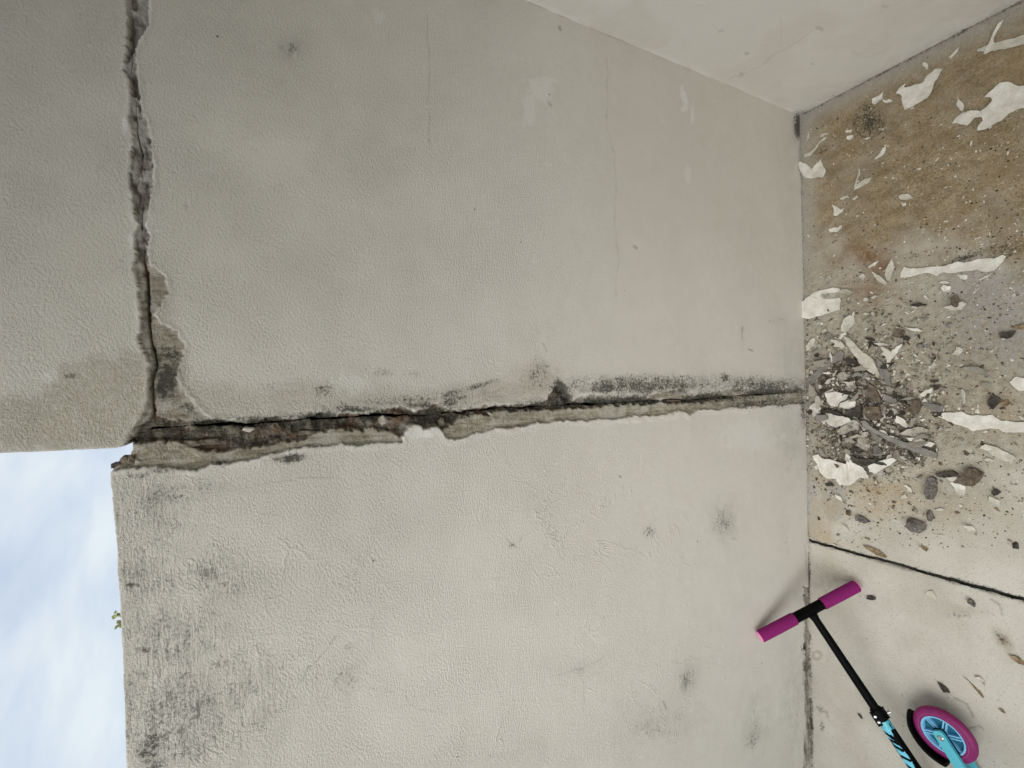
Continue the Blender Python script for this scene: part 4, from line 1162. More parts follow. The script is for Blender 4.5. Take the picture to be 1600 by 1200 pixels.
    (C_, "plaster_slab", "plaster slab", "brown slab under the long grey slat's upper end", M_BROWN, .010, .004, [(500, 690), (610, 690), (640, 760), (590, 790), (530, 770), (510, 740)]),
    (D_, "paint_flake", "paint flake", "large white jagged sheet at the lower edge of the heap", M_FLAKE, .0022, .007,
     [(150, 145), (190, 130), (215, 160), (260, 165), (320, 185), (370, 200), (375, 150), (370, 125), (400, 110), (415, 130), (400, 165), (420, 190), (480, 215), (520, 250), (540, 295), (470, 295), (410, 345), (330, 345), (300, 300), (240, 300), (200, 270), (180, 210)]),
    (D_, "plaster_shard", "plaster shard", "white bar of plaster at the lower right edge of the heap", M_FLAKE, .009, .002, [(530, 210), (600, 180), (690, 155), (735, 160), (700, 190), (640, 225), (580, 265), (540, 250)]),
    (D_, "stone_shard", "stone shard", "dark curved shard between the jagged sheet and the plaster bar", M_DARK, .008, .006, [(410, 130), (450, 155), (530, 165), (610, 160), (560, 195), (510, 212), (460, 195), (425, 165)]),
    (D_, "stone_shard", "stone shard", "black wedge at the left of the small dark group on sandy concrete", M_DARK, .009, .003, [(990, 265), (1050, 255), (1110, 243), (1150, 270), (1110, 280), (1060, 295), (1010, 285)]),
    (D_, "brick_fragment", "brick fragment", "dark brown block in the small dark group on sandy concrete", M_BROWN, .020, .003, [(1210, 225), (1280, 228), (1330, 260), (1310, 300), (1260, 350), (1200, 345), (1150, 310), (1190, 280)]),
    (D_, "paint_chip", "paint chip", "white wedge between the black wedge and the dark brown block", M_FLAKE, .003, .003, [(1060, 290), (1150, 285), (1110, 330)]),
    (D_, "paint_flake", "paint flake", "white ragged flake hanging below the dark brown block", M_FLAKE, .002, .005, [(1095, 325), (1160, 335), (1200, 355), (1195, 415), (1150, 405), (1120, 360)]),
    (D_, "plaster_slab", "plaster slab", "mottled grey white block left of the dark group", M_STONE, .014, .003, [(975, 285), (1000, 300), (1000, 400), (975, 445), (930, 435), (920, 390), (940, 310)]),
    (D_, "stone_shard", "stone shard", "small black diamond shard right of the dark group", M_DARK, .007, .002, [(1410, 370), (1450, 395), (1400, 420), (1380, 400)]),
    (D_, "paint_flake", "paint flake", "pale flake just under the small black diamond shard", M_FLAKE_D, .002, .004, [(1370, 420), (1440, 450), (1440, 490), (1410, 480), (1360, 455)]),
    (D_, "plaster_slab", "plaster slab", "grey white speckled piece on the sandy concrete above the floor joint", M_STONE, .010, .004, [(500, 570), (540, 600), (510, 610), (440, 590), (440, 560), (470, 555)]),
    (D_, "paint_chip", "paint chip", "hook shaped white chip in the middle of the sandy patch", M_FLAKE_D, .002, .004, [(795, 430), (780, 408), (755, 420), (750, 440), (785, 440)]),
    (D_, "paint_chip", "paint chip", "small white oblong chip right of the dark mottled stone", M_FLAKE_D, .0015, .003, [(1060, 515), (1020, 505), (985, 515), (1010, 525)]),
    (D_, "paint_chip", "paint chip", "cream oval chip right of the oblong chip", M_FLAKE, .0015, .003, [(1195, 490), (1150, 478), (1165, 500)]),
    (D_, "paint_flake", "paint flake", "cream leaf shaped flake with a dark curled edge near the floor joint", M_FLAKE_D, .0016, .010, [(1295, 690), (1250, 630), (1200, 622), (1210, 650), (1230, 670), (1280, 690)]),
    (D_, "paint_chip", "paint chip", "flat pale chip between the mottled stone and the floor joint", M_FLAKE_D, .0012, .002, [(1050, 690), (985, 690), (1040, 705)]),
    (D_, "paint_chip", "paint chip", "thin curled pale chip left of the mottled stone", M_FLAKE_D, .0012, .006, [(722, 527), (670, 495), (668, 503), (710, 528)]),
    (D_, "dry_leaf", "leaf", "long tan leaf lying along the floor joint near the wall", M_LEAF, .001, .006, [(655, 845), (600, 800), (530, 770), (485, 760), (520, 790), (580, 830), (640, 852)]),
    (D_, "dry_leaf", "leaf", "short brown leaf between the mottled stone and the joint", M_LEAF, .001, .006, [(945, 785), (905, 770), (880, 765), (900, 790), (935, 805)]),
]
for i, (org, nm, cat, lab, mat, th, cu, pts) in enumerate(FLAKES):
    o = sheet(nm, crop(org[0], org[1], pts), mat, th, cu, 0.0026 if th < 0.004 else 0.0005, 100 + i)
    if o:
        tag(o, lab, cat)

S3 = 3.429
FLAKES2 = [
    ("seed_husk", "husk", "dark oval husk lying between the scooter's far grip and the floor joint", M_DARK, .003, .006, [(755, 285), (735, 275), (710, 275), (708, 288), (735, 300), (752, 296)]),
    ("paint_flake", "paint flake", "pale curled flake on the left slab, below the floor joint", M_FLAKE_D, .0014, .006, [(1060, 248), (1030, 250), (1020, 268), (1050, 280), (1070, 310), (1078, 285)]),
    ("stone_shard", "stone shard", "small dark grey triangular stone on the left slab", M_STONE, .010, .002, [(1258, 288), (1245, 308), (1288, 333), (1280, 305)]),
    ("seed_husk", "husk", "dark split husk in front of the scooter wheel", M_DARK, .004, .006, [(1085, 735), (1110, 750), (1140, 775), (1150, 795), (1120, 790), (1100, 765)]),
    ("dry_leaf", "leaf", "narrow brown leaf with a stalk on the left slab", M_LEAF, .001, .005, [(1222, 702), (1250, 730), (1280, 758), (1320, 800), (1335, 822), (1322, 818), (1290, 785), (1260, 752)]),
    ("seed_husk", "husk", "small dark husk between the wall foot and the scooter clamp", M_DARK, .003, .004, [(655, 905), (672, 915), (682, 935), (668, 928)]),
    ("dry_leaf", "leaf", "dark torn leaf at the outer edge of the left slab", M_LEAF, .0015, .008, [(1468, 590), (1500, 598), (1545, 625), (1600, 650), (1570, 655), (1510, 638), (1480, 612)]),
    ("dry_leaf", "leaf", "small torn leaf on the left slab right of the scooter wheel", M_LEAF, .001, .005, [(1408, 878), (1430, 880), (1450, 905), (1425, 900)]),
    ("paint_chip", "paint chip", "small bent chip lying across the narrow brown leaf's side", M_FLAKE_D, .0012, .005, [(1285, 712), (1310, 705), (1335, 730), (1345, 755), (1318, 740)]),
]
for i, (nm, cat, lab, mat, th, cu, pts) in enumerate(FLAKES2):
    o = sheet(nm, crop(1150, 850, pts, S3), mat, th, cu, 0.001, 300 + i)
    if o:
        tag(o, lab, cat)

# lumps with their own roundness
LUMPS = [
    ("stone_lump", "stone", "dark mottled grey stone, larger lump of two on the sandy concrete", M_STONE, (1433, 820), (0.022, 0.026, 0.017)),
    ("stone_lump", "stone", "smaller dark mottled stone touching the larger one on sandy concrete", M_STONE, (1455, 806), (0.016, 0.009, 0.010)),
    ("brick_fragment", "brick fragment", "dark reddish domed lump with a white paint rim on grey concrete", M_BROWN, (1495, 473), (0.021, 0.012, 0.014)),
    ("pebble", "pebble", "black round pebble at the tip of the oval white flake", M_DARK, (1464, 605), (0.008, 0.008, 0.008)),
    ("pebble", "pebble", "grey round pebble right of the arrow shaped flake", M_GREYSLAT, (1438, 541), (0.009, 0.008, 0.006)),
    ("pebble", "pebble", "dark pebble standing near the floor joint at the outer edge", M_DARK, (1588, 852), (0.011, 0.007, 0.006)),
    ("pebble", "pebble", "grey flat pebble on the speckled concrete above the arrow shaped flake", M_GREYSLAT, (1484, 508), (0.010, 0.007, 0.005)),
    ("plaster_lump", "plaster lump", "knobbly tan lump in the lower middle of the heap", M_PLASTER, (1352, 690), (0.026, 0.020, 0.016)),
    ("plaster_lump", "plaster lump", "crumbly pale lump beside the grey paddle slat in the heap", M_PLASTER, (1318, 588), (0.016, 0.018, 0.012)),
    ("plaster_lump", "plaster lump", "brown lump with caked grit right of the dark gap in the heap", M_BROWN, (1372, 648), (0.022, 0.020, 0.016)),
]
for i, (nm, cat, lab, mat, p, size) in enumerate(LUMPS):
    me = hull_mesh(nm, size, 500 + i, 26)
    o = link_mesh(nm, me, mat)
    q = drop(*p)
    o.location = (q[0], q[1], q[2] + size[2] * 0.62)
    tag(o, lab, cat)
o = sheet("paint_flake", crop(B_[0], B_[1], [(1220, 1000), (1180, 1040), (1110, 1046), (1060, 1030), (1085, 1018), (1150, 1000), (1190, 985)]), M_FLAKE_D, .002, .003, 0.012, 777)
tag(o, "pale flake on the lower side of the dark reddish domed lump", "paint flake")


# scattered small pieces, copied from a few shapes
def scatter(name, cat, label, group, variants, mats, count, where, smin, smax, zf, tilt=0.18):
    protos = []
    for o_mesh in variants:
        protos.append(o_mesh)
    k = 0
    tries = 0
    first = None
    while k < count and tries < count * 40:
        tries += 1
        px, py = where()
        q = drop(px, py)
        if q[1] > -0.012 or q[0] > X_CORNER - 0.012 or q[1] < -0.62:
            continue
        me = random.choice(protos)
        sc = smin + (smax - smin) * random.random() ** 2.2
        if first is None:
            o = bpy.data.objects.new(name, me)
            first = o
        else:
            o = first.copy()
            o.data = me
        C.objects.link(o)
        o.location = (q[0], q[1], q[2] + zf * sc)
        o.rotation_euler = (random.gauss(0, tilt), random.gauss(0, tilt), random.uniform(0, 6.28))
        o.scale = (sc * random.uniform(.7, 1.2), sc * random.uniform(.6, 1.1), sc)
        tag(o, label, cat, group)
        k += 1


def chip_mesh(name, seed, mat, thick):
    rnd = random.Random(seed)
    n = rnd.randint(6, 11)
    bm = bmesh.new()
    vs = []
    for i in range(n):
        a = 2 * math.pi * (i + rnd.uniform(-.35, .35)) / n
        r = rnd.choice((rnd.uniform(.35, .7), rnd.uniform(.75, 1.2)))
        x, y = r * math.cos(a) * 1.5, r * math.sin(a) * 0.75
        vs.append((x, y, 0.12 * x * x * rnd.uniform(.3, 1)))
    add_prism(bm, vs, (0, 0, thick))
    bmesh.ops.triangulate(bm, faces=bm.faces[:])
    bmesh.ops.recalc_face_normals(bm, faces=bm.faces[:])
    me = bpy.data.meshes.new(name)
    bm.to_mesh(me)
    bm.free()
    me.materials.append(mat)
    return me


def lump_mesh(name, seed, mat, flat=.42):
    me = hull_mesh(name, (1.0, .75, flat), seed, 9)
    me.materials.append(mat)
    return me


def heap():
    while True:
        px, py = random.gauss(1345, 62), random.gauss(632, 62)
        if px > 1266:
            return px, py


def wide():
    return 1262 + 338 * random.random() ** 0.9, random.uniform(180, 860)


def brownish():
    px = random.uniform(1262, 1600)
    return px, random.uniform(150, 470)


def near_heap():
    return abs(random.gauss(0, 110)) + 1268, random.gauss(640, 110)


def left_slab():
    return random.uniform(1275, 1600), random.uniform(880, 1200)


chips_w = [chip_mesh("paint_chip", 900 + i, M_FLAKE, .16) for i in range(14)]
chips_d = [chip_mesh("plaster_chip", 930 + i, (M_PLASTER, M_PLASTER, M_FLAKE_D, M_GREYSLAT, M_PLASTER, M_FLAKE_D)[i % 6], .35) for i in range(18)]
lumps_p = [lump_mesh("plaster_crumb", 950 + i, M_PLASTER) for i in range(12)]
lumps_b = [lump_mesh("masonry_crumb", 970 + i, M_BROWN) for i in range(10)]
lumps_d = [chip_mesh("stone_splinter", 990 + i, M_DARK, .5) for i in range(10)]
lumps_g = [lump_mesh("grey_crumb", 1010 + i, M_GREYSLAT, .5) for i in range(8)]
husks = [chip_mesh("dry_husk", 1030 + i, M_LEAF, .35) for i in range(8)]
scatter("paint_chip", "paint chip", "tiny white paint chip scattered on the brown dusty concrete", "tiny white paint chips on the brown concrete", chips_w, None, 210, brownish, .0014, .0050, .1)
scatter("plaster_chip", "plaster chip", "small soiled plaster chip in and around the rubble heap", "small soiled plaster chips of the heap", chips_d, None, 130, heap, .005, .022, .5, .32)
scatter("paint_scrap", "paint scrap", "thin whitish paint scrap in and around the rubble heap", "thin whitish paint scraps of the heap", [chip_mesh("paint_scrap", 1050 + i, M_FLAKE if i % 2 else M_FLAKE_D, .10) for i in range(16)], None, 85, near_heap, .004, .016, .45, .28)
scatter("plaster_crumb", "plaster crumb", "beige plaster crumb in and around the rubble heap", "beige plaster crumbs of the heap", lumps_p, None, 110, heap, .004, .016, .3, .3)
scatter("masonry_crumb", "masonry crumb", "brown masonry crumb in and around the rubble heap", "brown masonry crumbs of the heap", lumps_b, None, 120, heap, .004, .017, .3, .3)
scatter("stone_splinter", "stone splinter", "thin dark splinter scattered round the rubble heap", "dark splinters round the heap", lumps_d, None, 90, heap, .004, .016, .3)
scatter("grey_crumb", "cement crumb", "small grey cement crumb round the rubble heap", "grey cement crumbs round the heap", lumps_g, None, 40, near_heap, .003, .009, .3)
scatter("dry_husk", "husk", "little brown husk scattered over the concrete floor", "little brown husks on the floor", husks, None, 70, wide, .002, .006, .2)


# grit too small to count, dense at the heap and thin elsewhere
def grit(name, n, where, smin, smax, tints):
    V, F, T = [], [], []
    k = 0
    while k < n:
        px, py = where()
        q = drop(px, py)
        if q[1] > -0.006 or q[0] > X_CORNER - 0.006 or q[1] < -0.68:
            continue
        r = smin + (smax - smin) * random.random() ** 3
        a = random.uniform(0, 6.28)
        b = len(V)
        ca, sa = math.cos(a) * r, math.sin(a) * r
        e = random.uniform(.4, 1)
        V += [(q[0] + ca * 1.3, q[1] + sa * 1.3, q[2] + r * .2), (q[0] - sa * e, q[1] + ca * e, q[2] + r * .3), (q[0] - ca, q[1] - sa, q[2] + r * random.uniform(.1, .6)), (q[0] + sa * e, q[1] - ca * e, q[2] + r * .2),
              (q[0], q[1], q[2] + r * random.uniform(.5, 1.0)), (q[0], q[1], q[2] - r * .4)]
        F += [(b, b + 1, b + 4), (b + 1, b + 2, b + 4), (b + 2, b + 3, b + 4), (b + 3, b, b + 4), (b + 1, b, b + 5), (b + 2, b + 1, b + 5), (b + 3, b + 2, b + 5), (b, b + 3, b + 5)]
        c = random.choice(tints)
        j = random.uniform(.8, 1.15)
        T += [(c[0] * j, c[1] * j, c[2] * j, 1)] * 6
        k += 1
    me = bpy.data.meshes.new(name)
    me.from_pydata(V, [], F)
    at = me.attributes.new('tint', 'FLOAT_COLOR', 'POINT')
    at.data.foreach_set('color', np.array(T, np.float32).ravel())
    return link_mesh(name, me, M_GRIT)


M_GRIT, _nt, _b = new_mat("loose_grit", 0.95, 0.2)
_g = G(_nt)
_nt.links.new(_g.attr_col('tint'), _b.inputs['Base Color'])
T_HEAP = [(.42, .39, .32), (.30, .27, .22), (.20, .175, .14), (.12, .10, .08), (.52, .49, .42), (.24, .22, .19), (.16, .115, .08), (.66, .63, .57)]
T_PALE = [(.70, .68, .62), (.62, .58, .50), (.45, .40, .32), (.16, .13, .10), (.07, .06, .05)]
tag(grit("rubble_grit", 5200, lambda: (max(1262, random.gauss(1345, 75)), random.gauss(628, 72)), .0012, .0065, T_HEAP), kind='stuff')
tag(grit("floor_grit", 4600, wide, .0006, .0036, T_PALE + [(.10, .085, .065), (.22, .18, .13), (.05, .045, .04)]), kind='stuff')
tag(grit("dust_grit", 750, left_slab, .0005, .0022, T_PALE[2:]), kind='stuff')


def heap_attrs(co):
    return {}


hc = on_floor(1345, 650)
U, V = np.meshgrid(np.linspace(-0.30, 0.30, 150), np.linspace(-0.24, 0.24, 120))
xx, yy = hc[0] + U, np.minimum(hc[1] + V, -0.001)
hh = mound(xx, yy) - 0.004 + 0.016 * (fbm(xx * 60, yy * 60, 91, 4) - .5) * np.clip(mound(xx, yy) / .008, 0, 1)
idx = np.arange(U.size).reshape(U.shape)
q4 = np.stack((idx[:-1, :-1], idx[:-1, 1:], idx[1:, 1:], idx[1:, :-1]), -1).reshape(-1, 4)
me = bpy.data.meshes.new("rubble_heap")
me.from_pydata(np.stack((xx.ravel(), yy.ravel(), hh.ravel()), 1).tolist(), [], q4.tolist())
M_HEAP = simple("heap_dust_gap_shade", (0.12, 0.105, 0.08), (0.36, 0.33, 0.265), 110, 0.95, 0.9, 0.006, 260, dirt=((0.09, 0.078, 0.06), 0.60))  # dust, its tone darkened to paint in the shade between the pieces
tag(link_mesh("rubble_heap", me, M_HEAP), kind='stuff')

# bits of broken masonry sitting in the notch and along the upright crack
M_CHINK = simple("mossy_mortar", (0.07, 0.058, 0.042), (0.26, 0.225, 0.17), 80, 0.95, 0.8, 0.006, dirt=((0.40, 0.37, 0.31), 0.66))
CRACK_BITS = [((196, 722), (.010, .012, .009), M_CHINK), ((205, 718), (.009, .012, .011), M_CHINK), ((214, 722), (.008, .010, .008), M_PLASTER), ((186, 727), (.012, .010, .006), M_DARK),
              ((600, 657), (.012, .012, .012), M_PLASTER), ((388, 671), (.012, .006, .006), M_FLAKE_D), ((690, 660), (.010, .012, .010), M_CHINK),
              ((330, 690), (.024, .008, .009), M_CHINK), ((300, 692), (.016, .008, .008), M_CHINK), ((1010, 632), (.008, .007, .006), M_CHINK), ((480, 676), (.024, .006, .006), M_CHINK)]
for i, (p, sz, mt) in enumerate(CRACK_BITS):
    q = on_wall(p[0], p[1], 0.008)
    me = hull_mesh("masonry_bit", (sz[1], sz[2], sz[0]), 1100 + i, 20)
    o = link_mesh("masonry_bit", me, mt, parapet)
    o.location = (q[0], 0.010, q[2])

# ------------------------------------------------------------------ plant on the parapet
pp = on_wall(183, 968, 0.03)
plant = empty("wall_weed", (pp[0], 0.03, pp[2] - 0.012))
tag(plant, "tiny green weed sprouting from the top edge of the parapet", "plant")
bm = bmesh.new()
base = Vector(plant.location)
tips = []
for k in range(4):
    d = Vector((random.uniform(-.9, .9), random.uniform(-.4, .4), 1)).normalized()
    ln = random.uniform(.010, .019)
    add_lathe(bm, base - d * 0.004, d, [(-.012, .0013), (ln, .0009)], 8)
    tips += [(base + d * ln * f, d) for f in (.6, .85, 1.0)]
link_bm("stem", bm, M_GREEN, plant)
for (p, d) in tips:
    bm = bmesh.new()
    o1 = Vector((random.uniform(-1, 1), random.uniform(-.6, .6), random.uniform(-.1, .8))).normalized()
    sd = o1.cross(Vector((random.uniform(-.5, .5), 1, .3))).normalized()
    up = o1.cross(sd)
    ln, wd = random.uniform(.006, .011), random.uniform(.0022, .0036)
    add_prism(bm, [p, p + o1 * ln * .4 + sd * wd, p + o1 * ln + up * .001, p + o1 * ln * .4 - sd * wd], up * .0004)
    link_bm("leaf", bm, M_GREEN, plant)

# ------------------------------------------------------------------ kick scooter, folded and lying on its side
M_BLACK = simple("black_enamel", (0.002, 0.002, 0.0022), (0.0035, 0.0035, 0.004), 40, 0.5, spec=0.05)
M_BLACKP = simple("black_plastic", (0.0025, 0.0025, 0.0025), (0.004, 0.004, 0.004), 60, 0.55, spec=0.06)
M_FOAM = simple("magenta_foam", (0.20, 0.010, 0.115), (0.24, 0.013, 0.145), 300, 0.9, 0.5, 0.001, 900, dirt=((.25, .10, .17), .70))
M_PINKCAP = simple("pink_cap", (0.80, 0.28, 0.47), (0.86, 0.33, 0.52), 100, 0.6)
M_TYRE = simple("magenta_tyre", (0.19, 0.014, 0.10), (0.23, 0.018, 0.125), 80, 0.5, spec=0.3, dirt=((.26, .16, .17), .66))
M_TYRE_RIM = simple("pale_tyre_line", (0.33, 0.09, 0.25), (0.37, 0.11, 0.28), 90, 0.5)
M_BLUE = simple("turquoise_enamel", (0.085, 0.46, 0.58), (0.10, 0.50, 0.62), 30, 0.35, spec=0.5, coat=0.3)
M_TEAL = simple("teal_web", (0.012, 0.115, 0.185), (0.018, 0.14, 0.22), 60, 0.5)
M_SKY = simple("light_blue_rim", (0.20, 0.52, 0.78), (0.24, 0.56, 0.82), 50, 0.45)
M_STEEL = simple("bright_steel", (0.55, 0.54, 0.52), (0.68, 0.67, 0.65), 90, 0.28, metal=1.0)
M_STICK = simple("light_blue_print", (0.13, 0.54, 0.72), (0.15, 0.58, 0.76), 40, 0.4)

gA = on_wall(1187, 995, -0.0205)                          # grip end on the wall
gB = on_floor(1339, 915, 0.021)                          # grip end on the floor
gA, gB = Vector(gA), Vector(gB)
scooter = empty("kick_scooter", (gA.x, gA.y - 0.2, 0))
tag(scooter, "folded turquoise and black kick scooter with magenta grips lying by the wall", "scooter")
bar = (gB - gA)
bl = bar.length
bd = bar.normalized()
tc = gA + bd * (bl * 0.515)
GL = bl * 0.36
bm = bmesh.new()
add_lathe(bm, gA + bd * (GL - 0.012), bd, [(0, .0158), (bl - 2 * GL + 0.024, .0158)], 28)
crossbar = link_bm("crossbar", bm, M_BLACK, scooter, True)
for (p, d) in ((gA, bd), (gB, -bd)):
    bm = bmesh.new()
    add_lathe(bm, p, d, [(0.0008, .0150), (.002, .0180), (.005, .0186), (GL * .5, .0189), (GL - .003, .0186), (GL, .0174)], 32)
    gr = link_bm("grip", bm, M_FOAM, scooter, True)
    bm = bmesh.new()
    add_lathe(bm, p - d * 0.0014, d, [(0, .0152), (.0006, .0165), (.0025, .0170)], 32)
    add_ring(bm, p - d * 0.0019, d, [(0, .006), (.001, .0056), (.001, .0085), (0, .0082)], 32)
    link_bm("grip_cap", bm, M_PINKCAP, gr, True)

c1 = Vector(on_floor(1371, 1112, 0.098))                 # clamp
sd_ = (c1 - tc).normalized()
sl = (c1 - tc).length
bm = bmesh.new()
add_lathe(bm, tc, sd_, [(0.004, .0112), (sl + 0.02, .0128)], 28)
link_bm("steering_stem", bm, M_BLACK, scooter, True)
bm = bmesh.new()
add_lathe(bm, tc + sd_ * 0.006, sd_, [(0.008, .0142), (0.016, .0130), (.022, .0114)], 28)
link_bm("weld_collar", bm, M_BLACK, scooter, True)
view = (Vector(EYE) - c1).normalized()
vx = (view - sd_ * view.dot(sd_)).normalized()           # across the tube, towards the viewer's side
vy = sd_.cross(vx)
if (Vector(on_floor(1300, 1150, .1)) - c1).dot(vy) < 0:  # vy points to the wall side of the tube
    vy = -vy
bm = bmesh.new()
add_lathe(bm, c1 - sd_ * 0.012, sd_, [(0, .0135), (.003, .0165), (.030, .0175), (.034, .0160)], 28)
add_box(bm, c1 + sd_ * .012 + vy * .013 + vx * .006, sd_ * .017, vy * .008, vx * .008)
add_box(bm, c1 + sd_ * .008 - vy * .016, sd_ * .013, vy * .005, vx * .007)
clamp = link_bm("clamp", bm, M_BLACKP, scooter, True)
for f in (0.004, 0.019):
    bm = bmesh.new()
    add_lathe(bm, c1 + sd_ * f + vy * .013 + vx * .0138, vx, [(0, .0042), (.0018, .0042), (.0026, .0030)], 14)
    link_bm("clamp_bolt", bm, M_STEEL, clamp, True)
bm = bmesh.new()
add_lathe(bm, c1 + sd_ * .010 - vy * .019, -vy, [(0, .0045), (.006, .0045), (.007, .0060), (.011, .0060)], 12)
link_bm("clamp_nut", bm, M_STEEL, clamp, True)

# lower tube with its printed lettering
TL, TR = 0.42, 0.0158
U_ = 0.000143                                            # metres per unit of the measured print
STROKES = [((205, -45), (300, 30), 24), ((300, 30), (420, 105), 36), ((352, -60), (380, 0), 30), ((380, 0), (455, 80), 24), ((445, -30), (560, 62), 27), ((645, -50), (672, 10), 27), ((672, 10), (745, 80), 24),
           ((815, -30), (880, 20), 26), ((880, 20), (980, 90), 26), ((1060, -30), (1130, 60), 26), ((1240, -30), (1310, 60), 26), ((1390, -30), (1420, 70), 26), ((1560, -30), (1640, 60), 26)]


def seg_d(q, p, a, b):
    vx_, vy_ = b[0] - a[0], b[1] - a[1]
    t_ = max(0, min(1, ((q - a[0]) * vx_ + (p - a[1]) * vy_) / (vx_ * vx_ + vy_ * vy_)))
    return math.hypot(q - a[0] - t_ * vx_, p - a[1] - t_ * vy_)


bm = bmesh.new()
NA, NL = 72, 300
o0 = c1 + sd_ * 0.016
rows = []
for j in range(NL + 1):
    f = TL * j / NL
    rows.append([bm.verts.new(o0 + sd_ * f + (vx * math.cos(2 * math.pi * k / NA) + vy * math.sin(2 * math.pi * k / NA)) * TR) for k in range(NA)])
for j in range(NL):
    for k in range(NA):
        f = bm.faces.new((rows[j][k], rows[j][(k + 1) % NA], rows[j + 1][(k + 1) % NA], rows[j + 1][k]))
        ang = 2 * math.pi * (k + .5) / NA
        q = TL * (j + .5) / NL / U_
        p = 80 - 110 * math.sin(ang)
        mi = 0
        if math.cos(ang) > -0.2:
            mi = 1 if q > 150 else 0
            if q > 180 + 0.3 * (p - 60) and p > 84 + 16 * math.sin(q / 90.0):
                mi = 2
            if 330 < q < 720 and p < -19:
                mi = 2
            for a, b_, w_ in STROKES:
                if seg_d(q, p, a, b_) < w_:
                    mi = 2
            if 985 < q < 1050 and 150 < p < 190:
                mi = 1
        else:
            mi = 2 if q > 240 else 0
        f.material_index = mi
bm.faces.new(rows[0])
bm.faces.new(rows[-1])
tube = link_bm("lower_tube", bm, [M_BLUE, M_STICK, M_BLACK], scooter, True)
bm = bmesh.new()
add_box(bm, c1 + sd_ * .047 - vy * .0085 + vx * .0120, sd_ * .017, vy * .0013, vx * .0030)
link_bm("clamp_slot", bm, M_BLACKP, scooter)

# rear wheel, lying flat
wc = Vector(on_floor(1471, 1150, 0.070))
wc.z = 0.052
up = Vector((-0.17, -0.01, 1)).normalized()
RO, RI, HW = 0.0700, 0.0480, 0.012
wheel = empty("wheel", wc)
wheel.parent = scooter
wheel.matrix_parent_inverse = Matrix.Translation(-scooter.location)
wheel.location = wc


def wpart(name, bm, m, sm=True):
    o = bpy.data.objects.new(name, bpy.data.meshes.new(name))
    bmesh.ops.recalc_face_normals(bm, faces=bm.faces[:])
    if sm:
        for f in bm.faces:
            f.smooth = True
        for e in bm.edges:
            if len(e.link_faces) == 2 and e.calc_face_angle(0) > 0.6:
                e.smooth = False
    bm.to_mesh(o.data)
    bm.free()
    o.data.materials.append(m)
    C.objects.link(o)
    o.parent = wheel
    o.matrix_parent_inverse = Matrix.Translation(-wc)
    return o


bm = bmesh.new()
prof = []
for k in range(13):
    a = math.radians(-90 + 180 * k / 12)
    prof.append((HW * math.sin(a), RO - 0.011 + 0.011 * math.cos(a)))
prof = [(-HW * .92, RI)] + prof + [(HW * .92, RI)]
add_ring(bm, wc, up, prof, 72)
wpart("tyre", bm, M_TYRE)
bm = bmesh.new()
add_ring(bm, wc, up, [(HW * .93, RI + .0055), (HW * 1.005, RI + .0058), (HW * 1.005, RI + .0066), (HW * .93, RI + .0069)], 72)
wpart("tyre_line", bm, M_TYRE_RIM)
bm = bmesh.new()
add_ring(bm, wc, up, [(-HW * .96, RI - .005), (-HW * .96, RI + .0004), (HW * .99, RI + .0004), (HW * .99, RI - .003), (HW * .7, RI - .005)], 72)
wpart("rim", bm, M_SKY)
bm = bmesh.new()
add_lathe(bm, wc - up * .004, up, [(0, RI - .003), (.004, RI - .003)], 64)
wpart("web_disc", bm, M_TEAL)
a0, u0, v0 = basis(up)
for k in range(6):
    bm = bmesh.new()
    th = 2 * math.pi * k / 6 + 0.35
    e = u0 * math.cos(th) + v0 * math.sin(th)
    tside = a0.cross(e)
    for sg in (-1, 1):
        add_box(bm, wc + e * .0295 + tside * .0034 * sg + up * .0035, e * .0165, tside * .0015, up * .0055)
    wpart("spoke", bm, M_SKY, False)
bm = bmesh.new()
add_lathe(bm, wc - up * HW, up, [(0, .014), (HW * 1.9, .014), (HW * 2.0, .0125)], 36)
wpart("hub", bm, M_SKY)

arm_to = Vector(on_floor(1500, 1204, 0.070))
hubtop = Vector((wc.x, wc.y, 0.070))
ad = (arm_to - hubtop)
ad = (ad - up * ad.dot(up)).normalized()
al = up.cross(ad)                                         # sideways
arm_len = 0.17
for zz, sg in ((0.0150, 1), (-0.0150, -1)):
    b0 = wc + up * zz
    w0, w1 = .0135, .0150
    bm = bmesh.new()
    add_prism(bm, [b0 - ad * .017 - al * .008, b0 - ad * .010 - al * w0, b0 + ad * arm_len - al * w1, b0 + ad * arm_len + al * w1, b0 - ad * .010 + al * w0, b0 - ad * .017 + al * .008], up * .0085 * sg)
    soften(bm, .0012, 2)
    arm = link_bm("fork_arm", bm, M_BLUE, scooter, True)
    if sg > 0:
        b1 = b0 - up * .0004
        bm = bmesh.new()
        add_prism(bm, [b1 - ad * .0195 - al * .0095, b1 - ad * .011 - al * .0158, b1 + ad * .05 - al * .0158, b1 + ad * .05 + al * .0158, b1 - ad * .011 + al * .0158, b1 - ad * .0195 + al * .0095], up * -.002)
        link_bm("gap_shade_plate", bm, M_BLACKP, arm)  # black plate standing in for the shade in the gap round the arm
        bm = bmesh.new()
        add_lathe(bm, b0 + up * .0085, up, [(0, .0072), (.0014, .0072), (.0026, .0058)], 24)
        add_ring(bm, b0 + up * .0100, up, [(0, .0028), (.0022, .0028), (.0022, .0050), (0, .0054)], 24)
        link_bm("axle_bolt", bm, M_STEEL, arm, True)

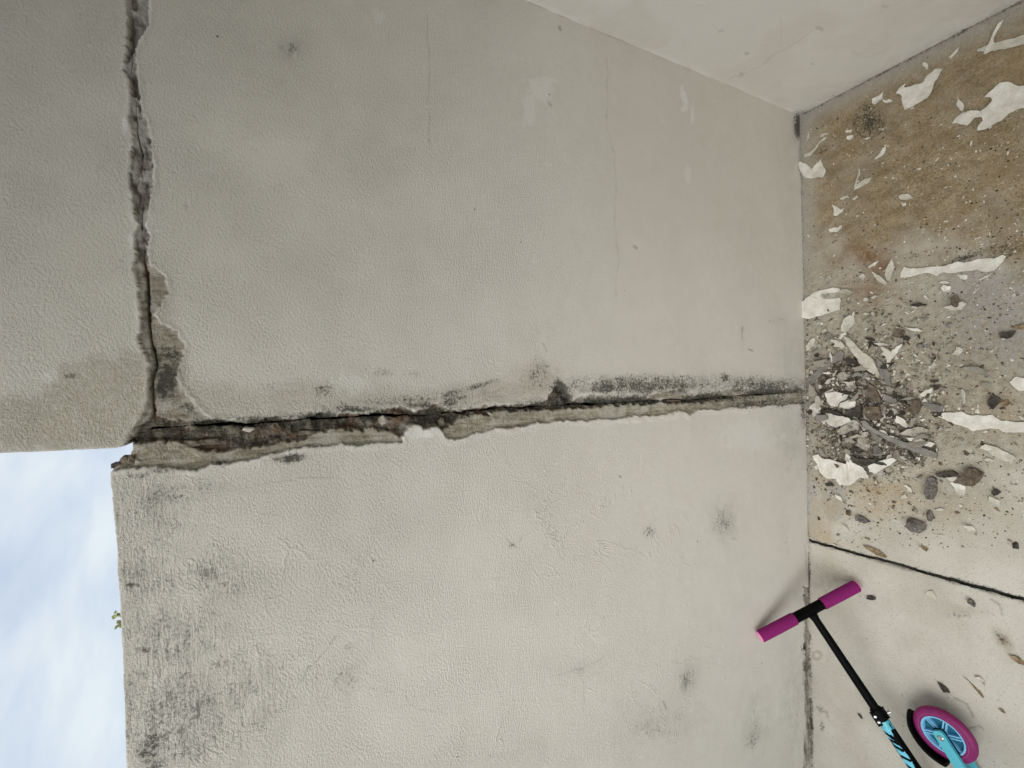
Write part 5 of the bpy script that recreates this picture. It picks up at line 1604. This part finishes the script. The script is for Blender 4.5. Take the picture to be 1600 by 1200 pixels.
# rear fender, between the wheel and the folded stem
p0 = Vector(on_floor(1415, 1108, .060))
p1 = Vector(on_floor(1478, 1192, .060))
an0 = math.atan2(p0.y - wc.y, p0.x - wc.x)
an1 = math.atan2(p1.y - wc.y, p1.x - wc.x)
while an1 - an0 > math.pi:
    an1 -= 2 * math.pi
while an1 - an0 < -math.pi:
    an1 += 2 * math.pi
bm = bmesh.new()
rows = []
for k in range(25):
    f = k / 24
    a = an0 + (an1 - an0) * f
    flare = 0.006 * (1 - f) ** 2 * 0 + 0.004 * abs(f - .5)
    hw = .0185 * min(1, (0.25 + 3.2 * f)) ** .5
    ri, ro = RO + .0035 + flare, RO + .0105 + flare
    e = Vector((math.cos(a), math.sin(a), 0))
    rows.append([bm.verts.new(Vector((wc.x, wc.y, wc.z + zz * hw)) + e * r) for (zz, r) in ((-1, ri - .002), (-1, ro - .002), (-.5, ro + .002), (.5, ro + .002), (1, ro - .002), (1, ri - .002))])
for r0, r1 in zip(rows[:-1], rows[1:]):
    for i in range(6):
        bm.faces.new((r0[i], r0[(i + 1) % 6], r1[(i + 1) % 6], r1[i]))
bm.faces.new(rows[0])
bm.faces.new(rows[-1])
link_bm("fender", bm, M_BLACKP, scooter, True)

# deck on its edge, headset and front wheel beyond the picture's edge
dk0 = Vector((wc.x, wc.y, 0.052)) + ad * 0.085
bm = bmesh.new()
add_box(bm, dk0 + ad * .20, ad * .185, al * .012, Vector((0, 0, .050)))
soften(bm, .004, 2)
deck = link_bm("deck", bm, M_BLUE, scooter, True)
tube_end = o0 + sd_ * TL
bm = bmesh.new()
hd = (dk0 + ad * .385)
add_box(bm, (hd + tube_end) / 2, (tube_end - hd) / 2, Vector((0, 0, .014)), ad * .012)
link_bm("folding_bracket", bm, M_BLACKP, scooter)
fw = tube_end + sd_ * 0.075
fw.z = 0.052
bm = bmesh.new()
add_ring(bm, fw, up, prof, 48)
link_bm("tyre", bm, M_TYRE, scooter, True)
bm = bmesh.new()
add_lathe(bm, fw - up * .008, up, [(0, RI), (.016, RI)], 48)
link_bm("rim", bm, M_SKY, scooter, True)
for sg in (-1, 1):
    bm = bmesh.new()
    m0 = tube_end + Vector((0, 0, .019 * sg))
    m1 = fw + Vector((0, 0, .019 * sg))
    dd = (m1 - m0)
    add_box(bm, (m0 + m1) / 2, dd / 2, dd.normalized().cross(Vector((0, 0, 1))) * .012, Vector((0, 0, .003)))
    link_bm("fork_arm", bm, M_BLUE, scooter)
